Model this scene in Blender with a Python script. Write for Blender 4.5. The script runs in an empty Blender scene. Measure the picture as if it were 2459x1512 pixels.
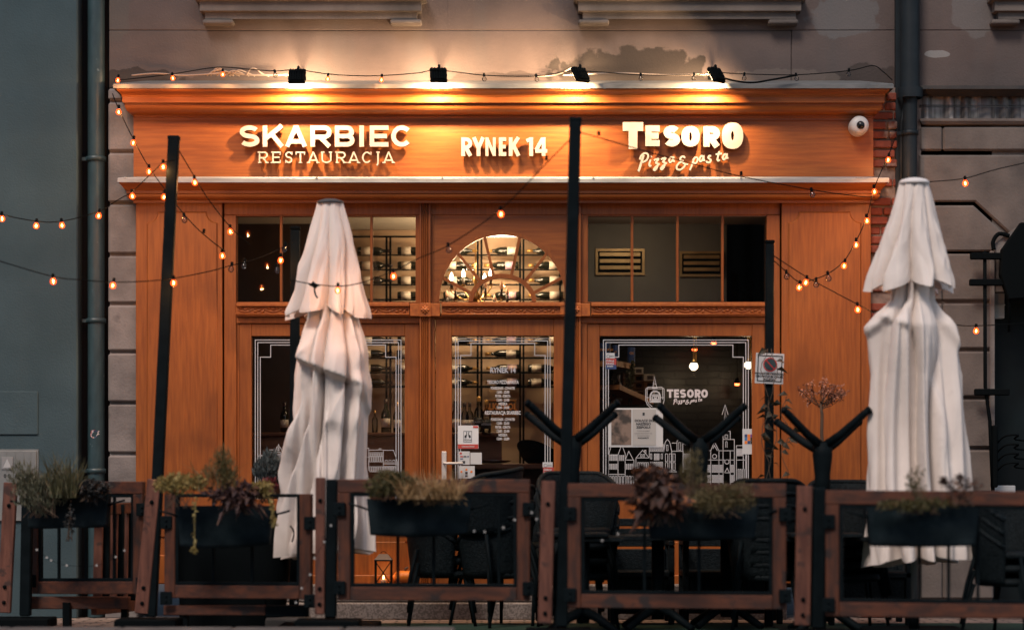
import bpy, bmesh, math, random
from math import sin, cos, pi, radians, sqrt
from mathutils import Vector, Matrix, noise
random.seed(7)
SC = bpy.context.scene
COL = SC.collection

# ------------------------------------------------------------------ camera, sky, sun, exposure
CAMZ, FOC, CX, HOR = 1.15, 5520.0, 1229.5, 1165.0      # picture units: a 2459 x 1512 frame
cam_d = bpy.data.cameras.new('camera'); cam = bpy.data.objects.new('camera', cam_d); COL.objects.link(cam)
cam.location = (0, -20, CAMZ); cam.rotation_euler = (pi/2, 0, 0)
cam_d.sensor_width = 36.0; cam_d.lens = FOC/2459*36.0
cam_d.shift_y = (HOR-756)/2459
cam_d.clip_start = 0.1; cam_d.clip_end = 800
cam_d.dof.use_dof = True; cam_d.dof.focus_distance = 19.85; cam_d.dof.aperture_fstop = 0.62
SC.camera = cam
W = bpy.data.worlds.new('World'); SC.world = W; W.use_nodes = True
nt = W.node_tree; sky = nt.nodes.new('ShaderNodeTexSky'); sky.sky_type = 'NISHITA'; sky.sun_disc = False
SUN_EL, SUN_AZ = radians(48), radians(-26)
sky.sun_elevation = SUN_EL; sky.sun_rotation = pi + SUN_AZ
nt.links.new(sky.outputs[0], nt.nodes['Background'].inputs[0]); nt.nodes['Background'].inputs[1].default_value = 0.052
sl = bpy.data.lights.new('sun', 'SUN'); sl.energy = 1.4; sl.angle = radians(18); sl.color = (1.0, 0.84, 0.74)
so = bpy.data.objects.new('sun', sl); COL.objects.link(so)
dv = Vector((sin(SUN_AZ)*cos(SUN_EL), -cos(SUN_AZ)*cos(SUN_EL), sin(SUN_EL)))
so.rotation_euler = dv.to_track_quat('Z', 'Y').to_euler()
SC.view_settings.view_transform = 'Standard'; SC.view_settings.look = 'None'
SC.view_settings.exposure = 0.82; SC.view_settings.gamma = 1.0
SC.render.engine = 'CYCLES'
SC.cycles.use_denoising = True
SC.cycles.max_bounces = 8; SC.cycles.diffuse_bounces = 3; SC.cycles.glossy_bounces = 3
SC.cycles.transparent_max_bounces = 16; SC.cycles.caustics_reflective = False; SC.cycles.caustics_refractive = False
SC.cycles.sample_clamp_indirect = 4.0

# ------------------------------------------------------------------ helpers
def wp(px, py, d):
    return Vector(((px-CX)*d/FOC, d-20.0, CAMZ+(HOR-py)*d/FOC))
def wx(px, d=20.0): return (px-CX)*d/FOC
def wz(py, d=20.0): return CAMZ+(HOR-py)*d/FOC

class MB:
    def __init__(self): self.bm = bmesh.new()
    def poly(self, verts, faces, smooth=False):
        vs = [self.bm.verts.new(v) for v in verts]
        for f in faces:
            try:
                fa = self.bm.faces.new([vs[i] for i in f]); fa.smooth = smooth
            except ValueError: pass
        return self
    def box(self, x0, x1, y0, y1, z0, z1, bev=0.0, rot=None, piv=None):
        if x1 < x0: x0, x1 = x1, x0
        if y1 < y0: y0, y1 = y1, y0
        if z1 < z0: z0, z1 = z1, z0
        c = Vector(((x0+x1)/2, (y0+y1)/2, (z0+z1)/2))
        tb = bmesh.new()
        bmesh.ops.create_cube(tb, size=1, matrix=Matrix.Translation(c) @ Matrix.Diagonal((x1-x0, y1-y0, z1-z0, 1)))
        if bev > 0: bmesh.ops.bevel(tb, geom=tb.edges[:], offset=min(bev, .45*min(x1-x0, y1-y0, z1-z0)), segments=1, affect='EDGES')
        if rot is not None:
            p = piv or c
            bmesh.ops.transform(tb, matrix=Matrix.Translation(p) @ rot @ Matrix.Translation(-p), verts=tb.verts[:])
        self.join(tb); return self
    def join(self, tb):
        tb.verts.index_update()
        vs = [self.bm.verts.new(v.co) for v in tb.verts]
        for f in tb.faces:
            fa = self.bm.faces.new([vs[v.index] for v in f.verts]); fa.smooth = f.smooth
        tb.free()
    def pbox(self, px0, px1, py0, py1, Y0, Y1, bev=0.0):        # extents given on the front face (at Y0)
        d = 20.0+Y0
        return self.box(wx(px0, d), wx(px1, d), Y0, Y1, wz(py1, d), wz(py0, d), bev)
    def beam(self, a, b, w, t, bev=0.0, up=Vector((0, 1, 0))):    # bar from a to b, width w across, thickness t along 'up'
        a, b = Vector(a), Vector(b); z = (b-a).normalized(); x = up.cross(z).normalized(); y = z.cross(x)
        m = Matrix((x, y, z)).transposed().to_4x4(); L = (b-a).length
        tb = bmesh.new()
        bmesh.ops.create_cube(tb, size=1, matrix=Matrix.Diagonal((w, t, L, 1)))
        if bev > 0: bmesh.ops.bevel(tb, geom=tb.edges[:], offset=bev, segments=1, affect='EDGES')
        bmesh.ops.transform(tb, matrix=Matrix.Translation((a+b)/2) @ m, verts=tb.verts[:])
        self.join(tb); return self
    def tube(self, pts, r, n=8, cap=True, smooth=True):
        pts = [Vector(p) for p in pts]; rs = r if isinstance(r, (list, tuple)) else [r]*len(pts)
        rings = []; ref = Vector((0.0123, 1, 0.0321)).normalized()
        for i, p in enumerate(pts):
            t = (pts[min(i+1, len(pts)-1)]-pts[max(i-1, 0)])
            t = t.normalized() if t.length > 1e-9 else Vector((0, 0, 1))
            x = ref.cross(t)
            if x.length < .05: x = Vector((1, 0, 0)).cross(t)
            x.normalize(); y = t.cross(x)
            rings.append([self.bm.verts.new(p+(x*cos(2*pi*k/n)+y*sin(2*pi*k/n))*rs[i]) for k in range(n)])
        for a, b in zip(rings, rings[1:]):
            for k in range(n):
                f = self.bm.faces.new((a[k], a[(k+1) % n], b[(k+1) % n], b[k])); f.smooth = smooth
        if cap:
            self.bm.faces.new(rings[0][::-1]); self.bm.faces.new(rings[-1])
        return self
    def lathe(self, prof, c=(0, 0, 0), n=20, axis='Z', smooth=True, m=None):    # prof: (radius, height)
        c = Vector(c); rings = []
        def tr(x, y, z):
            v = Vector((x, y, z))
            if axis == 'X': v = Vector((z, x, y))
            if axis == 'Y': v = Vector((x, z, y))
            if m is not None: v = m @ v
            return v+c
        for r, h in prof:
            rings.append([self.bm.verts.new(tr(max(r, 1e-5)*cos(2*pi*k/n), max(r, 1e-5)*sin(2*pi*k/n), h)) for k in range(n)])
        for a, b in zip(rings, rings[1:]):
            for k in range(n):
                f = self.bm.faces.new((a[k], a[(k+1) % n], b[(k+1) % n], b[k])); f.smooth = smooth
        return self
    def ball(self, c, r, sx=1, sy=1, sz=1, n=10, m=None):
        prof = [(sin(pi*i/n), -cos(pi*i/n)) for i in range(n+1)]
        M = Matrix.Diagonal((r*sx, r*sy, r*sz)) if m is None else m @ Matrix.Diagonal((r*sx, r*sy, r*sz))
        return self.lathe(prof, c, n=max(8, n), m=M)
    def ribbon(self, pts, w, y0, y1, closed=False, ramp=0.0):   # flat stroke in the XZ plane, front at y0, back at y1
        P = [Vector((p[0], p[1])) for p in pts]; n = len(P); L = []; R = []
        for i in range(n):
            if closed: a, b = P[(i-1) % n], P[(i+1) % n]
            else: a, b = P[max(i-1, 0)], P[min(i+1, n-1)]
            d1 = P[i]-a; d2 = b-P[i]
            if d1.length < 1e-9: d1 = d2
            if d2.length < 1e-9: d2 = d1
            d1 = d1.normalized(); d2 = d2.normalized()
            n1 = Vector((-d1.y, d1.x)); n2 = Vector((-d2.y, d2.x)); m = n1+n2
            m = m.normalized() if m.length > 1e-6 else n1
            s = min(1/max(m.dot(n1), .3), 2.2)
            L.append(P[i]+m*s*w/2); R.append(P[i]-m*s*w/2)
        vs = []
        for i in range(n):
            yy = y0-ramp*i
            vs.append([self.bm.verts.new((q.x, y, q.y)) for q, y in ((L[i], yy), (R[i], yy), (R[i], y1), (L[i], y1))])
        rng = range(n) if closed else range(n-1)
        for i in rng:
            a, b = vs[i], vs[(i+1) % n]
            for k in range(4): self.bm.faces.new((a[k], a[(k+1) % 4], b[(k+1) % 4], b[k]))
        if not closed:
            self.bm.faces.new(vs[0][::-1]); self.bm.faces.new(vs[-1])
        return self
    def prism(self, pts, y0, y1, bev=0.0):                        # filled outline in XZ, front at y0, back at y1
        n = len(pts)
        def off(k):
            if k == 0: return [Vector(p) for p in pts]
            out = []; A = sum(pts[i][0]*pts[(i+1) % n][1]-pts[(i+1) % n][0]*pts[i][1] for i in range(n)); sg = 1 if A > 0 else -1
            for i in range(n):
                p = Vector(pts[i]); a = (p-Vector(pts[i-1])).normalized(); b = (Vector(pts[(i+1) % n])-p).normalized()
                nn = Vector((-a.y-b.y, a.x+b.x)); nn = nn.normalized() if nn.length > 1e-6 else Vector((-a.y, a.x))
                out.append(p+nn*sg*k/max(nn.dot(Vector((-a.y, a.x))), .4))
            return out
        f = [self.bm.verts.new((p.x, y0, p.y)) for p in off(bev)]
        rings = [f]
        if bev > 0: rings.append([self.bm.verts.new((p[0], y0+bev, p[1])) for p in pts])
        rings.append([self.bm.verts.new((p[0], y1, p[1])) for p in pts])
        self.bm.faces.new(f)
        for a, b in zip(rings, rings[1:]):
            for i in range(n): self.bm.faces.new((a[i], a[(i+1) % n], b[(i+1) % n], b[i]))
        return self
    def sweep(self, prof, x0, x1, yb, yw, close=True):           # prof: (projection, z); mitred returns back to yw
        rows = []
        for p, z in prof:
            rows.append([self.bm.verts.new(v) for v in ((x0-p, yw, z), (x0-p, yb-p, z), (x1+p, yb-p, z), (x1+p, yw, z))])
        for a, b in zip(rows, rows[1:]):
            for k in range(3): self.bm.faces.new((a[k], a[k+1], b[k+1], b[k]))
        return self
    def sweep2(self, prof, x0, x1, yb, yw, xs):
        rows = []
        for p, z in prof: rows.append([self.bm.verts.new(v) for v in ((x0-p*xs, yw, z), (x0-p*xs, yb-p, z), (x1+p*xs, yb-p, z), (x1+p*xs, yw, z))])
        for a, b in zip(rows, rows[1:]):
            for k in range(3): self.bm.faces.new((a[k], a[k+1], b[k+1], b[k]))
        return self
    def build(self, name, mat, parent=None, off=None):
        if parent is not None: L = ROOT[parent.name]
        else: L = Vector(off) if off is not None else Vector((0, 0, 0))
        bmesh.ops.recalc_face_normals(self.bm, faces=self.bm.faces[:])
        me = bpy.data.meshes.new(name); self.bm.to_mesh(me); self.bm.free()
        if L.length > 0: me.transform(Matrix.Translation(-L))
        me.materials.append(mat)
        o = bpy.data.objects.new(name, me); COL.objects.link(o)
        if parent is not None: o.parent = parent
        else: o.location = L
        ROOT[o.name] = L
        return o
ROOT = {}
def tag(o, label=None, cat=None, group=None, kind=None):
    if label: o['label'] = label
    if cat: o['category'] = cat
    if group: o['group'] = group
    if kind: o['kind'] = kind
    return o
def thing(name, label, cat, loc=(0, 0, 0), group=None):
    o = bpy.data.objects.new(name, None); COL.objects.link(o); o.location = loc; o.empty_display_size = .1
    ROOT[o.name] = Vector(loc)
    return tag(o, label, cat, group)
def copy_tree(o, parent=None):
    c = o.copy(); COL.objects.link(c); c.parent = parent; ROOT[c.name] = ROOT[o.name].copy()
    for ch in list(o.children): copy_tree(ch, c)
    return c

def sock(n, name): return n.inputs[name]
def mat(name, col, rough=.6, metal=0.0, col2=None, scale=6.0, stretch=(1, 1, 1), amt=1.0, bump=0.0, bscale=None, detail=6, contrast=(.35, .65),
        spots=None, spec=.5, translucent=0.0):
    m = bpy.data.materials.new(name); m.use_nodes = True; t = m.node_tree; b = t.nodes['Principled BSDF']
    sock(b, 'Roughness').default_value = rough; sock(b, 'Metallic').default_value = metal; sock(b, 'Specular IOR Level').default_value = spec
    sock(b, 'Base Color').default_value = (*col, 1)
    tc = t.nodes.new('ShaderNodeTexCoord'); oi = t.nodes.new('ShaderNodeObjectInfo')
    ad = t.nodes.new('ShaderNodeVectorMath'); ad.operation = 'MULTIPLY_ADD'
    mp = t.nodes.new('ShaderNodeMapping'); mp.inputs['Scale'].default_value = stretch
    ad.inputs[1].default_value = (1, 1, 1)
    sc3 = t.nodes.new('ShaderNodeVectorMath'); sc3.operation = 'SCALE'; sc3.inputs['Scale'].default_value = 17.0
    t.links.new(oi.outputs['Random'], sc3.inputs[0])
    t.links.new(tc.outputs['Object'], ad.inputs[0]); t.links.new(sc3.outputs[0], ad.inputs[2]); t.links.new(ad.outputs[0], mp.inputs[0])
    cout = None
    if col2 is not None:
        nz = t.nodes.new('ShaderNodeTexNoise'); nz.inputs['Scale'].default_value = scale; nz.inputs['Detail'].default_value = detail
        t.links.new(mp.outputs[0], nz.inputs['Vector'])
        rp = t.nodes.new('ShaderNodeMapRange'); rp.inputs[1].default_value = contrast[0]; rp.inputs[2].default_value = contrast[1]; rp.inputs[4].default_value = amt
        t.links.new(nz.outputs['Fac'], rp.inputs[0])
        mx = t.nodes.new('ShaderNodeMix'); mx.data_type = 'RGBA'; mx.inputs[6].default_value = (*col, 1); mx.inputs[7].default_value = (*col2, 1)
        t.links.new(rp.outputs[0], mx.inputs[0]); cout = mx.outputs[2]
        if spots is not None:                                    # (colour, scale, lo, hi): knots, dirt, flecks
            n2 = t.nodes.new('ShaderNodeTexNoise'); n2.inputs['Scale'].default_value = spots[1]; n2.inputs['Detail'].default_value = 3
            t.links.new(ad.outputs[0], n2.inputs['Vector'])
            r2 = t.nodes.new('ShaderNodeMapRange'); r2.inputs[1].default_value = spots[2]; r2.inputs[2].default_value = spots[3]
            t.links.new(n2.outputs['Fac'], r2.inputs[0])
            m2 = t.nodes.new('ShaderNodeMix'); m2.data_type = 'RGBA'; m2.inputs[7].default_value = (*spots[0], 1)
            t.links.new(r2.outputs[0], m2.inputs[0]); t.links.new(cout, m2.inputs[6]); cout = m2.outputs[2]
        t.links.new(cout, sock(b, 'Base Color'))
    if bump > 0:
        n3 = t.nodes.new('ShaderNodeTexNoise'); n3.inputs['Scale'].default_value = bscale or scale*4; n3.inputs['Detail'].default_value = 8
        t.links.new(mp.outputs[0], n3.inputs['Vector'])
        bp = t.nodes.new('ShaderNodeBump'); bp.inputs['Strength'].default_value = bump; bp.inputs['Distance'].default_value = .01
        t.links.new(n3.outputs['Fac'], bp.inputs['Height']); t.links.new(bp.outputs[0], sock(b, 'Normal'))
    if translucent > 0:
        tr = t.nodes.new('ShaderNodeBsdfTranslucent'); tr.inputs[0].default_value = (*col, 1)
        ms = t.nodes.new('ShaderNodeMixShader'); ms.inputs[0].default_value = translucent
        if cout is not None: t.links.new(cout, tr.inputs[0])
        t.links.new(b.outputs[0], ms.inputs[1]); t.links.new(tr.outputs[0], ms.inputs[2]); t.links.new(ms.outputs[0], t.nodes['Material Output'].inputs[0])
    return m
def emit(name, col, s, sampling='AUTO'):
    m = bpy.data.materials.new(name); m.use_nodes = True; t = m.node_tree; t.nodes.clear()
    e = t.nodes.new('ShaderNodeEmission'); e.inputs[0].default_value = (*col, 1); e.inputs[1].default_value = s
    o = t.nodes.new('ShaderNodeOutputMaterial'); t.links.new(e.outputs[0], o.inputs[0])
    m.cycles.emission_sampling = sampling
    return m
def glass(name, tint=(1, 1, 1), ior=1.45, rough=.015, glow=None):
    m = bpy.data.materials.new(name); m.use_nodes = True; t = m.node_tree; t.nodes.clear()
    tr = t.nodes.new('ShaderNodeBsdfTransparent'); tr.inputs[0].default_value = (*tint, 1)
    gl = t.nodes.new('ShaderNodeBsdfGlossy'); gl.inputs['Roughness'].default_value = rough
    fr = t.nodes.new('ShaderNodeFresnel'); fr.inputs[0].default_value = ior
    mx = t.nodes.new('ShaderNodeMixShader'); o = t.nodes.new('ShaderNodeOutputMaterial')
    t.links.new(fr.outputs[0], mx.inputs[0]); t.links.new(tr.outputs[0], mx.inputs[1]); t.links.new(gl.outputs[0], mx.inputs[2])
    s = mx.outputs[0]
    if glow:
        e = t.nodes.new('ShaderNodeEmission'); e.inputs[0].default_value = (*glow[0], 1); e.inputs[1].default_value = glow[1]
        a = t.nodes.new('ShaderNodeAddShader'); t.links.new(s, a.inputs[0]); t.links.new(e.outputs[0], a.inputs[1]); s = a.outputs[0]
        m.cycles.emission_sampling = 'NONE'
    t.links.new(s, o.inputs[0])
    return m
def text_mb(mb, body, cx, z, size, y, bold=.02, xs=1.0, align='CENTER', thick=.002, tilt=0.0):
    """flat lettering in the XZ plane, joined into mb; z is the baseline"""
    cu = bpy.data.curves.new('lettering', 'FONT'); cu.body = body; cu.size = size; cu.offset = bold*size; cu.align_x = align; cu.resolution_u = 3
    ob = bpy.data.objects.new('lettering', cu); COL.objects.link(ob)
    me = bpy.data.meshes.new_from_object(ob.evaluated_get(bpy.context.evaluated_depsgraph_get()))
    bpy.data.objects.remove(ob); bpy.data.curves.remove(cu)
    vs = [mb.bm.verts.new((cx+(v.co.x*cos(tilt)-v.co.y*sin(tilt))*xs, y, z+v.co.y*cos(tilt)+v.co.x*sin(tilt))) for v in me.vertices]
    for p in me.polygons:
        try: mb.bm.faces.new([vs[i] for i in p.vertices])
        except ValueError: pass
    bpy.data.meshes.remove(me)
    return mb
def catmull(pts, n=6, closed=False):
    P = [Vector(p) for p in pts]; out = []; N = len(P)
    for i in range(N if closed else N-1):
        if closed: a, b, c, d = P[(i-1) % N], P[i], P[(i+1) % N], P[(i+2) % N]
        else: a, b, c, d = P[max(i-1, 0)], P[i], P[i+1], P[min(i+2, N-1)]
        for k in range(n):
            t = k/n
            out.append(.5*((2*b)+(c-a)*t+(2*a-5*b+4*c-d)*t*t+(3*b-a-3*c+d)*t**3))
    if not closed: out.append(P[-1])
    return out

# ------------------------------------------------------------------ materials
OR, OR2 = (.32, .094, .015), (.20, .052, .008)
m_wood = mat('orange stained wood', OR, .42, col2=OR2, scale=5, stretch=(9, 9, .7), bump=.12, bscale=30, contrast=(.3, .75), spots=((.13, .034, .006), 1.5, .56, .85))
m_woodh = mat('orange stained wood along', OR, .42, col2=OR2, scale=5, stretch=(.6, 9, 9), bump=.12, bscale=30, contrast=(.3, .75), spots=((.15, .04, .007), 1.3, .56, .85))
m_carve = mat('carved orange wood', (.34, .10, .014), .5, col2=(.24, .06, .008), scale=30)
m_zinc = mat('weathered zinc flashing', (.20, .205, .20), .5, .2, col2=(.12, .13, .13), scale=5, stretch=(1, 4, 4), spots=((.16, .15, .13), 7, .62, .72))
m_cream = mat('cream raised letter', (.48, .43, .36), .6, col2=(.43, .38, .31), scale=12, spec=.2)
m_edge = mat('dark letter edge', (.10, .035, .015), .6)
m_stone = mat('grey rusticated stone', (.24, .22, .205), .9, col2=(.15, .138, .13), scale=4, bump=.5, bscale=45, spots=((.10, .09, .085), 5, .64, .78))
m_stone2 = mat('grey rendered stone', (.165, .140, .123), .9, col2=(.095, .083, .075), scale=3, bump=.4, bscale=40, spots=((.08, .07, .065), 3, .62, .8))
m_gap = mat('black gap wall', (.012, .012, .013), .9)  # plain near-black base colour for the wall in the gap
m_pipe = mat('painted steel downpipe', (.030, .062, .070), .42, 0, col2=(.02, .043, .05), scale=6, stretch=(3, 3, 1), spots=((.12, .17, .18), 12, .7, .76))
m_pipe2 = mat('dark steel downpipe', (.010, .016, .02), .5, 0, col2=(.015, .022, .027), scale=5, spec=.25)
m_black = mat('black powder coated steel', (.0030, .0060, .0075), .6, col2=(.005, .009, .011), scale=9, spec=.06)
m_blk2 = mat('matt black steel', (.0025, .0042, .005), .75, spec=.05)
m_rail = mat('brown stained fence timber', (.095, .0245, .0072), .7, col2=(.036, .0098, .004), scale=4, stretch=(1, 6, 6), bump=.3, bscale=30, spots=((.015, .007, .006), 7, .58, .68))
m_stile = mat('brown stained fence timber upright', (.095, .0245, .0072), .7, col2=(.036, .0098, .004), scale=4, stretch=(6, 6, 1), bump=.3, bscale=30, spots=((.015, .007, .006), 7, .58, .68))
m_plank = mat('weathered fence timber', (.165, .060, .036), .7, col2=(.085, .028, .017), scale=4, stretch=(7, 7, 1), bump=.4, bscale=30, spots=((.05, .022, .016), 9, .58, .66))
m_fab = mat('off white parasol cloth', (.83, .75, .685), .85, col2=(.76, .68, .62), scale=2.5, bump=.35, bscale=16, translucent=.08, spots=((.60, .53, .48), 4, .66, .8))
m_felt = mat('black felt planter', (.006, .012, .015), .95, col2=(.013, .021, .025), scale=5, bump=.5, bscale=60, contrast=(.4, .6), spec=.1)
m_wick = mat('black woven wicker', (.003, .006, .0075), .6, col2=(.007, .012, .0145), scale=60, bump=.8, bscale=90, contrast=(.45, .55), spec=.12)
m_white = mat('white lacquer', (.55, .54, .52), .4)
m_line = mat('white window film', (.50, .52, .54), .6)
m_paper = mat('white printed paper', (.50, .53, .54), .7)
m_glass = glass('window glass', (.97, .985, .98), 1.4)
m_bulbon = glass('lit bulb glass', (1, .66, .42), 1.45, .05, ((1, .10, .012), .62))
m_bulboff = glass('clear bulb glass', (.93, .93, .92), 1.5, .03)
m_fil = emit('glowing filament', (1, .52, .22), 15, 'NONE')
m_brick = None

# ------------------------------------------------------------------ ground
mb = MB(); mb.poly([(-300, -300, 0), (300, -300, 0), (300, 300, 0), (-300, 300, 0)], [(0, 1, 2, 3)])
m_street = mat('grey street stone', (.10, .095, .09), .9, col2=(.07, .066, .064), scale=3, bump=.4)
tag(mb.build('street', m_street), kind='structure')
def brick_mat(name, c1, c2, mortar, bw, bh, ms, bump=.5, vec='Object', rough=.85, rotx=True, nz=.35):
    m = bpy.data.materials.new(name); m.use_nodes = True; t = m.node_tree; b = t.nodes['Principled BSDF']; b.inputs['Roughness'].default_value = rough
    tc = t.nodes.new('ShaderNodeTexCoord'); mp = t.nodes.new('ShaderNodeMapping')
    if rotx: mp.inputs['Rotation'].default_value = (-pi/2, 0, 0)
    br = t.nodes.new('ShaderNodeTexBrick'); br.inputs['Color1'].default_value = (*c1, 1); br.inputs['Color2'].default_value = (*c2, 1); br.inputs['Mortar'].default_value = (*mortar, 1)
    br.inputs['Scale'].default_value = 1; br.inputs['Brick Width'].default_value = bw; br.inputs['Row Height'].default_value = bh; br.inputs['Mortar Size'].default_value = ms
    br.inputs['Mortar Smooth'].default_value = .3
    no = t.nodes.new('ShaderNodeTexNoise'); no.inputs['Scale'].default_value = 7; no.inputs['Detail'].default_value = 5
    dn = t.nodes.new('ShaderNodeVectorMath'); dn.operation = 'MULTIPLY_ADD'; dn.inputs[1].default_value = (.035, .035, .035)
    t.links.new(tc.outputs[vec], no.inputs['Vector']); t.links.new(no.outputs['Color'], dn.inputs[0]); t.links.new(tc.outputs[vec], dn.inputs[2])
    t.links.new(dn.outputs[0], mp.inputs[0]); t.links.new(mp.outputs[0], br.inputs['Vector'])
    mx = t.nodes.new('ShaderNodeMix'); mx.data_type = 'RGBA'; mx.blend_type = 'MULTIPLY'; mx.inputs[0].default_value = nz*2
    n2 = t.nodes.new('ShaderNodeTexNoise'); n2.inputs['Scale'].default_value = 11; n2.inputs['Detail'].default_value = 6
    t.links.new(tc.outputs[vec], n2.inputs['Vector'])
    t.links.new(br.outputs['Color'], mx.inputs[6]); t.links.new(n2.outputs['Color'], mx.inputs[7])
    rgb = t.nodes.new('ShaderNodeRGBToBW'); t.links.new(n2.outputs['Color'], rgb.inputs[0])
    mr = t.nodes.new('ShaderNodeMapRange'); mr.inputs[1].default_value = .3; mr.inputs[2].default_value = .6; mr.inputs[3].default_value = .55; mr.inputs[4].default_value = 1.15
    t.links.new(rgb.outputs[0], mr.inputs[0]); t.links.new(mr.outputs[0], mx.inputs[7])
    t.links.new(mx.outputs[2], b.inputs['Base Color'])
    bp = t.nodes.new('ShaderNodeBump'); bp.inputs['Strength'].default_value = bump; bp.inputs['Distance'].default_value = .02; bp.invert = True
    t.links.new(br.outputs['Fac'], bp.inputs['Height']); t.links.new(bp.outputs[0], b.inputs['Normal'])
    return m
m_pave = brick_mat('grey pink pavers', (.30, .235, .20), (.24, .19, .165), (.05, .045, .04), .24, .12, .012, rotx=False)
mb = MB(); mb.poly([(-9, -3.0, .004), (9, -3.0, .004), (9, .4, .004), (-9, .4, .004)], [(0, 1, 2, 3)])
tag(mb.build('pavement', m_pave), kind='structure')
m_turf = mat('dark green outdoor carpet', (.010, .045, .026), .95, col2=(.006, .028, .018), scale=40, bump=.6, bscale=150)
mb = MB(); mb.box(-2.0, 4.2, -3.5, -1.05, .006, .018, .004)
tag(mb.build('outdoor_carpet', m_turf), 'dark green carpet laid over the paving under the terrace', 'carpet')
m_kerb = mat('pale kerb stone', (.13, .118, .108), .9, col2=(.08, .074, .068), scale=5, bump=.4)
mb = MB()
x = -5.2
while x < -1.0:
    mb.box(x, x+.79, -4.2, -3.4, 0, .132, .012); x += .8
tag(mb.build('kerb', m_kerb), kind='structure')

# ------------------------------------------------------------------ the restaurant's building
def pl(pts, d): return [(wx(p[0], d), wz(p[1], d)) for p in pts]
def prb(mb, pts, wpx, Y, th=.002, closed=False):
    d = 20.0+Y; mb.ribbon(pl(pts, d), wpx*d/FOC, Y, Y+th, closed); return mb
def patch_plaster(name, col, col2, patches, streak=(.10, .085, .08)):
    m = mat(name, col, .92, col2=col2, scale=1.4, detail=9, bump=.35, bscale=60)
    t = m.node_tree; b = t.nodes['Principled BSDF']; cur = b.inputs['Base Color'].links[0].from_socket
    tc = t.nodes.new('ShaderNodeTexCoord')
    mp = t.nodes.new('ShaderNodeMapping'); mp.inputs['Scale'].default_value = (3.2, 1, .5)
    n = t.nodes.new('ShaderNodeTexNoise'); n.inputs['Scale'].default_value = 1.6; n.inputs['Detail'].default_value = 8
    t.links.new(tc.outputs['Object'], mp.inputs[0]); t.links.new(mp.outputs[0], n.inputs['Vector'])
    r = t.nodes.new('ShaderNodeMapRange'); r.inputs[1].default_value = .52; r.inputs[2].default_value = .72; r.inputs[4].default_value = .65
    t.links.new(n.outputs['Fac'], r.inputs[0])
    mx = t.nodes.new('ShaderNodeMix'); mx.data_type = 'RGBA'; mx.inputs[7].default_value = (*streak, 1)
    t.links.new(r.outputs[0], mx.inputs[0]); t.links.new(cur, mx.inputs[6]); cur = mx.outputs[2]
    n2 = t.nodes.new('ShaderNodeTexNoise'); n2.inputs['Scale'].default_value = 7; n2.inputs['Detail'].default_value = 8
    t.links.new(tc.outputs['Object'], n2.inputs['Vector'])
    for cx, cz, rx, rz, c, amt in patches:
        s = t.nodes.new('ShaderNodeVectorMath'); s.operation = 'SUBTRACT'; s.inputs[1].default_value = (cx, 0, cz)
        q = t.nodes.new('ShaderNodeVectorMath'); q.operation = 'MULTIPLY'; q.inputs[1].default_value = (1/rx, 0, 1/rz)
        l = t.nodes.new('ShaderNodeVectorMath'); l.operation = 'LENGTH'
        t.links.new(tc.outputs['Object'], s.inputs[0]); t.links.new(s.outputs[0], q.inputs[0]); t.links.new(q.outputs[0], l.inputs[0])
        a = t.nodes.new('ShaderNodeMath'); a.operation = 'MULTIPLY_ADD'; a.inputs[1].default_value = 1.3
        t.links.new(n2.outputs['Fac'], a.inputs[0]); t.links.new(l.outputs['Value'], a.inputs[2])
        r = t.nodes.new('ShaderNodeMapRange'); r.inputs[1].default_value = 1.72; r.inputs[2].default_value = 1.62; r.inputs[3].default_value = 0; r.inputs[4].default_value = amt
        t.links.new(a.outputs[0], r.inputs[0])
        mx = t.nodes.new('ShaderNodeMix'); mx.data_type = 'RGBA'; mx.inputs[7].default_value = (*c, 1)
        t.links.new(r.outputs[0], mx.inputs[0]); t.links.new(cur, mx.inputs[6]); cur = mx.outputs[2]
    t.links.new(cur, b.inputs['Base Color'])
    return m
DAMP = (.026, .021, .018)
m_plaster = patch_plaster('stained pinkish plaster', (.125, .095, .085), (.078, .061, .056), [
    (wx(1520), wz(185), .66, .25, DAMP, .95), (wx(330), wz(192), .42, .09, DAMP, .75), (wx(560), wz(200), .7, .07, DAMP, .55), (wx(1210), wz(198), .55, .09, DAMP, .5), (wx(2080), wz(200), .35, .15, DAMP, .6),
    (wx(1870), wz(188), .5, .08, (.16, .13, .11), .6), (wx(2030), wz(38), .30, .17, (.15, .155, .155), .5), (wx(2340), wz(30), .2, .2, (.19, .19, .185), .4), (wx(2250), wz(130), .10, .03, (.3, .3, .29), .7),
    (wx(280), wz(12), .12, .3, (.10, .09, .08), .7)])
bld = thing('town_building', 'old town building with stained pinkish plaster above grey stone, housing the orange restaurant front', 'building', (0, .3, 0))
mb = MB()
X0, X1 = wx(262), wx(2760)
mb.box(X0, X1, 0, .5, wz(73), wz(-130), .006)
mb.box(X0, wx(1900), 0, .5, wz(212), wz(73.6), .006); mb.box(wx(1901), X1, 0, .5, wz(212), wz(73.6), .006)
for px in (1076, 1317, 2200): mb.box(wx(px)-.003, wx(px)+.003, -.0015, .01, wz(72), wz(-130))
mb.build('wall', m_plaster, bld)
def sill(px0, px1, c0, c1):
    m = MB(); m.sweep([(p, wz(py, 19.97-p)) for p, py in ((0, 46), (.07, 46), (.07, 30), (.11, 26), (.11, 4), (.15, -2), (.15, -14), (0, -14))], wx(px0)+.12, wx(px1)-.12, -.03, 0)
    o = m.build('window_sill', m_stone2, bld)
    for a, b in (c0, c1):
        k = MB(); k.pbox(a, b, 46.5, 58, -.12, 0.0, .012); k.build('corbel', m_stone2, o)
    return o
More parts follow.
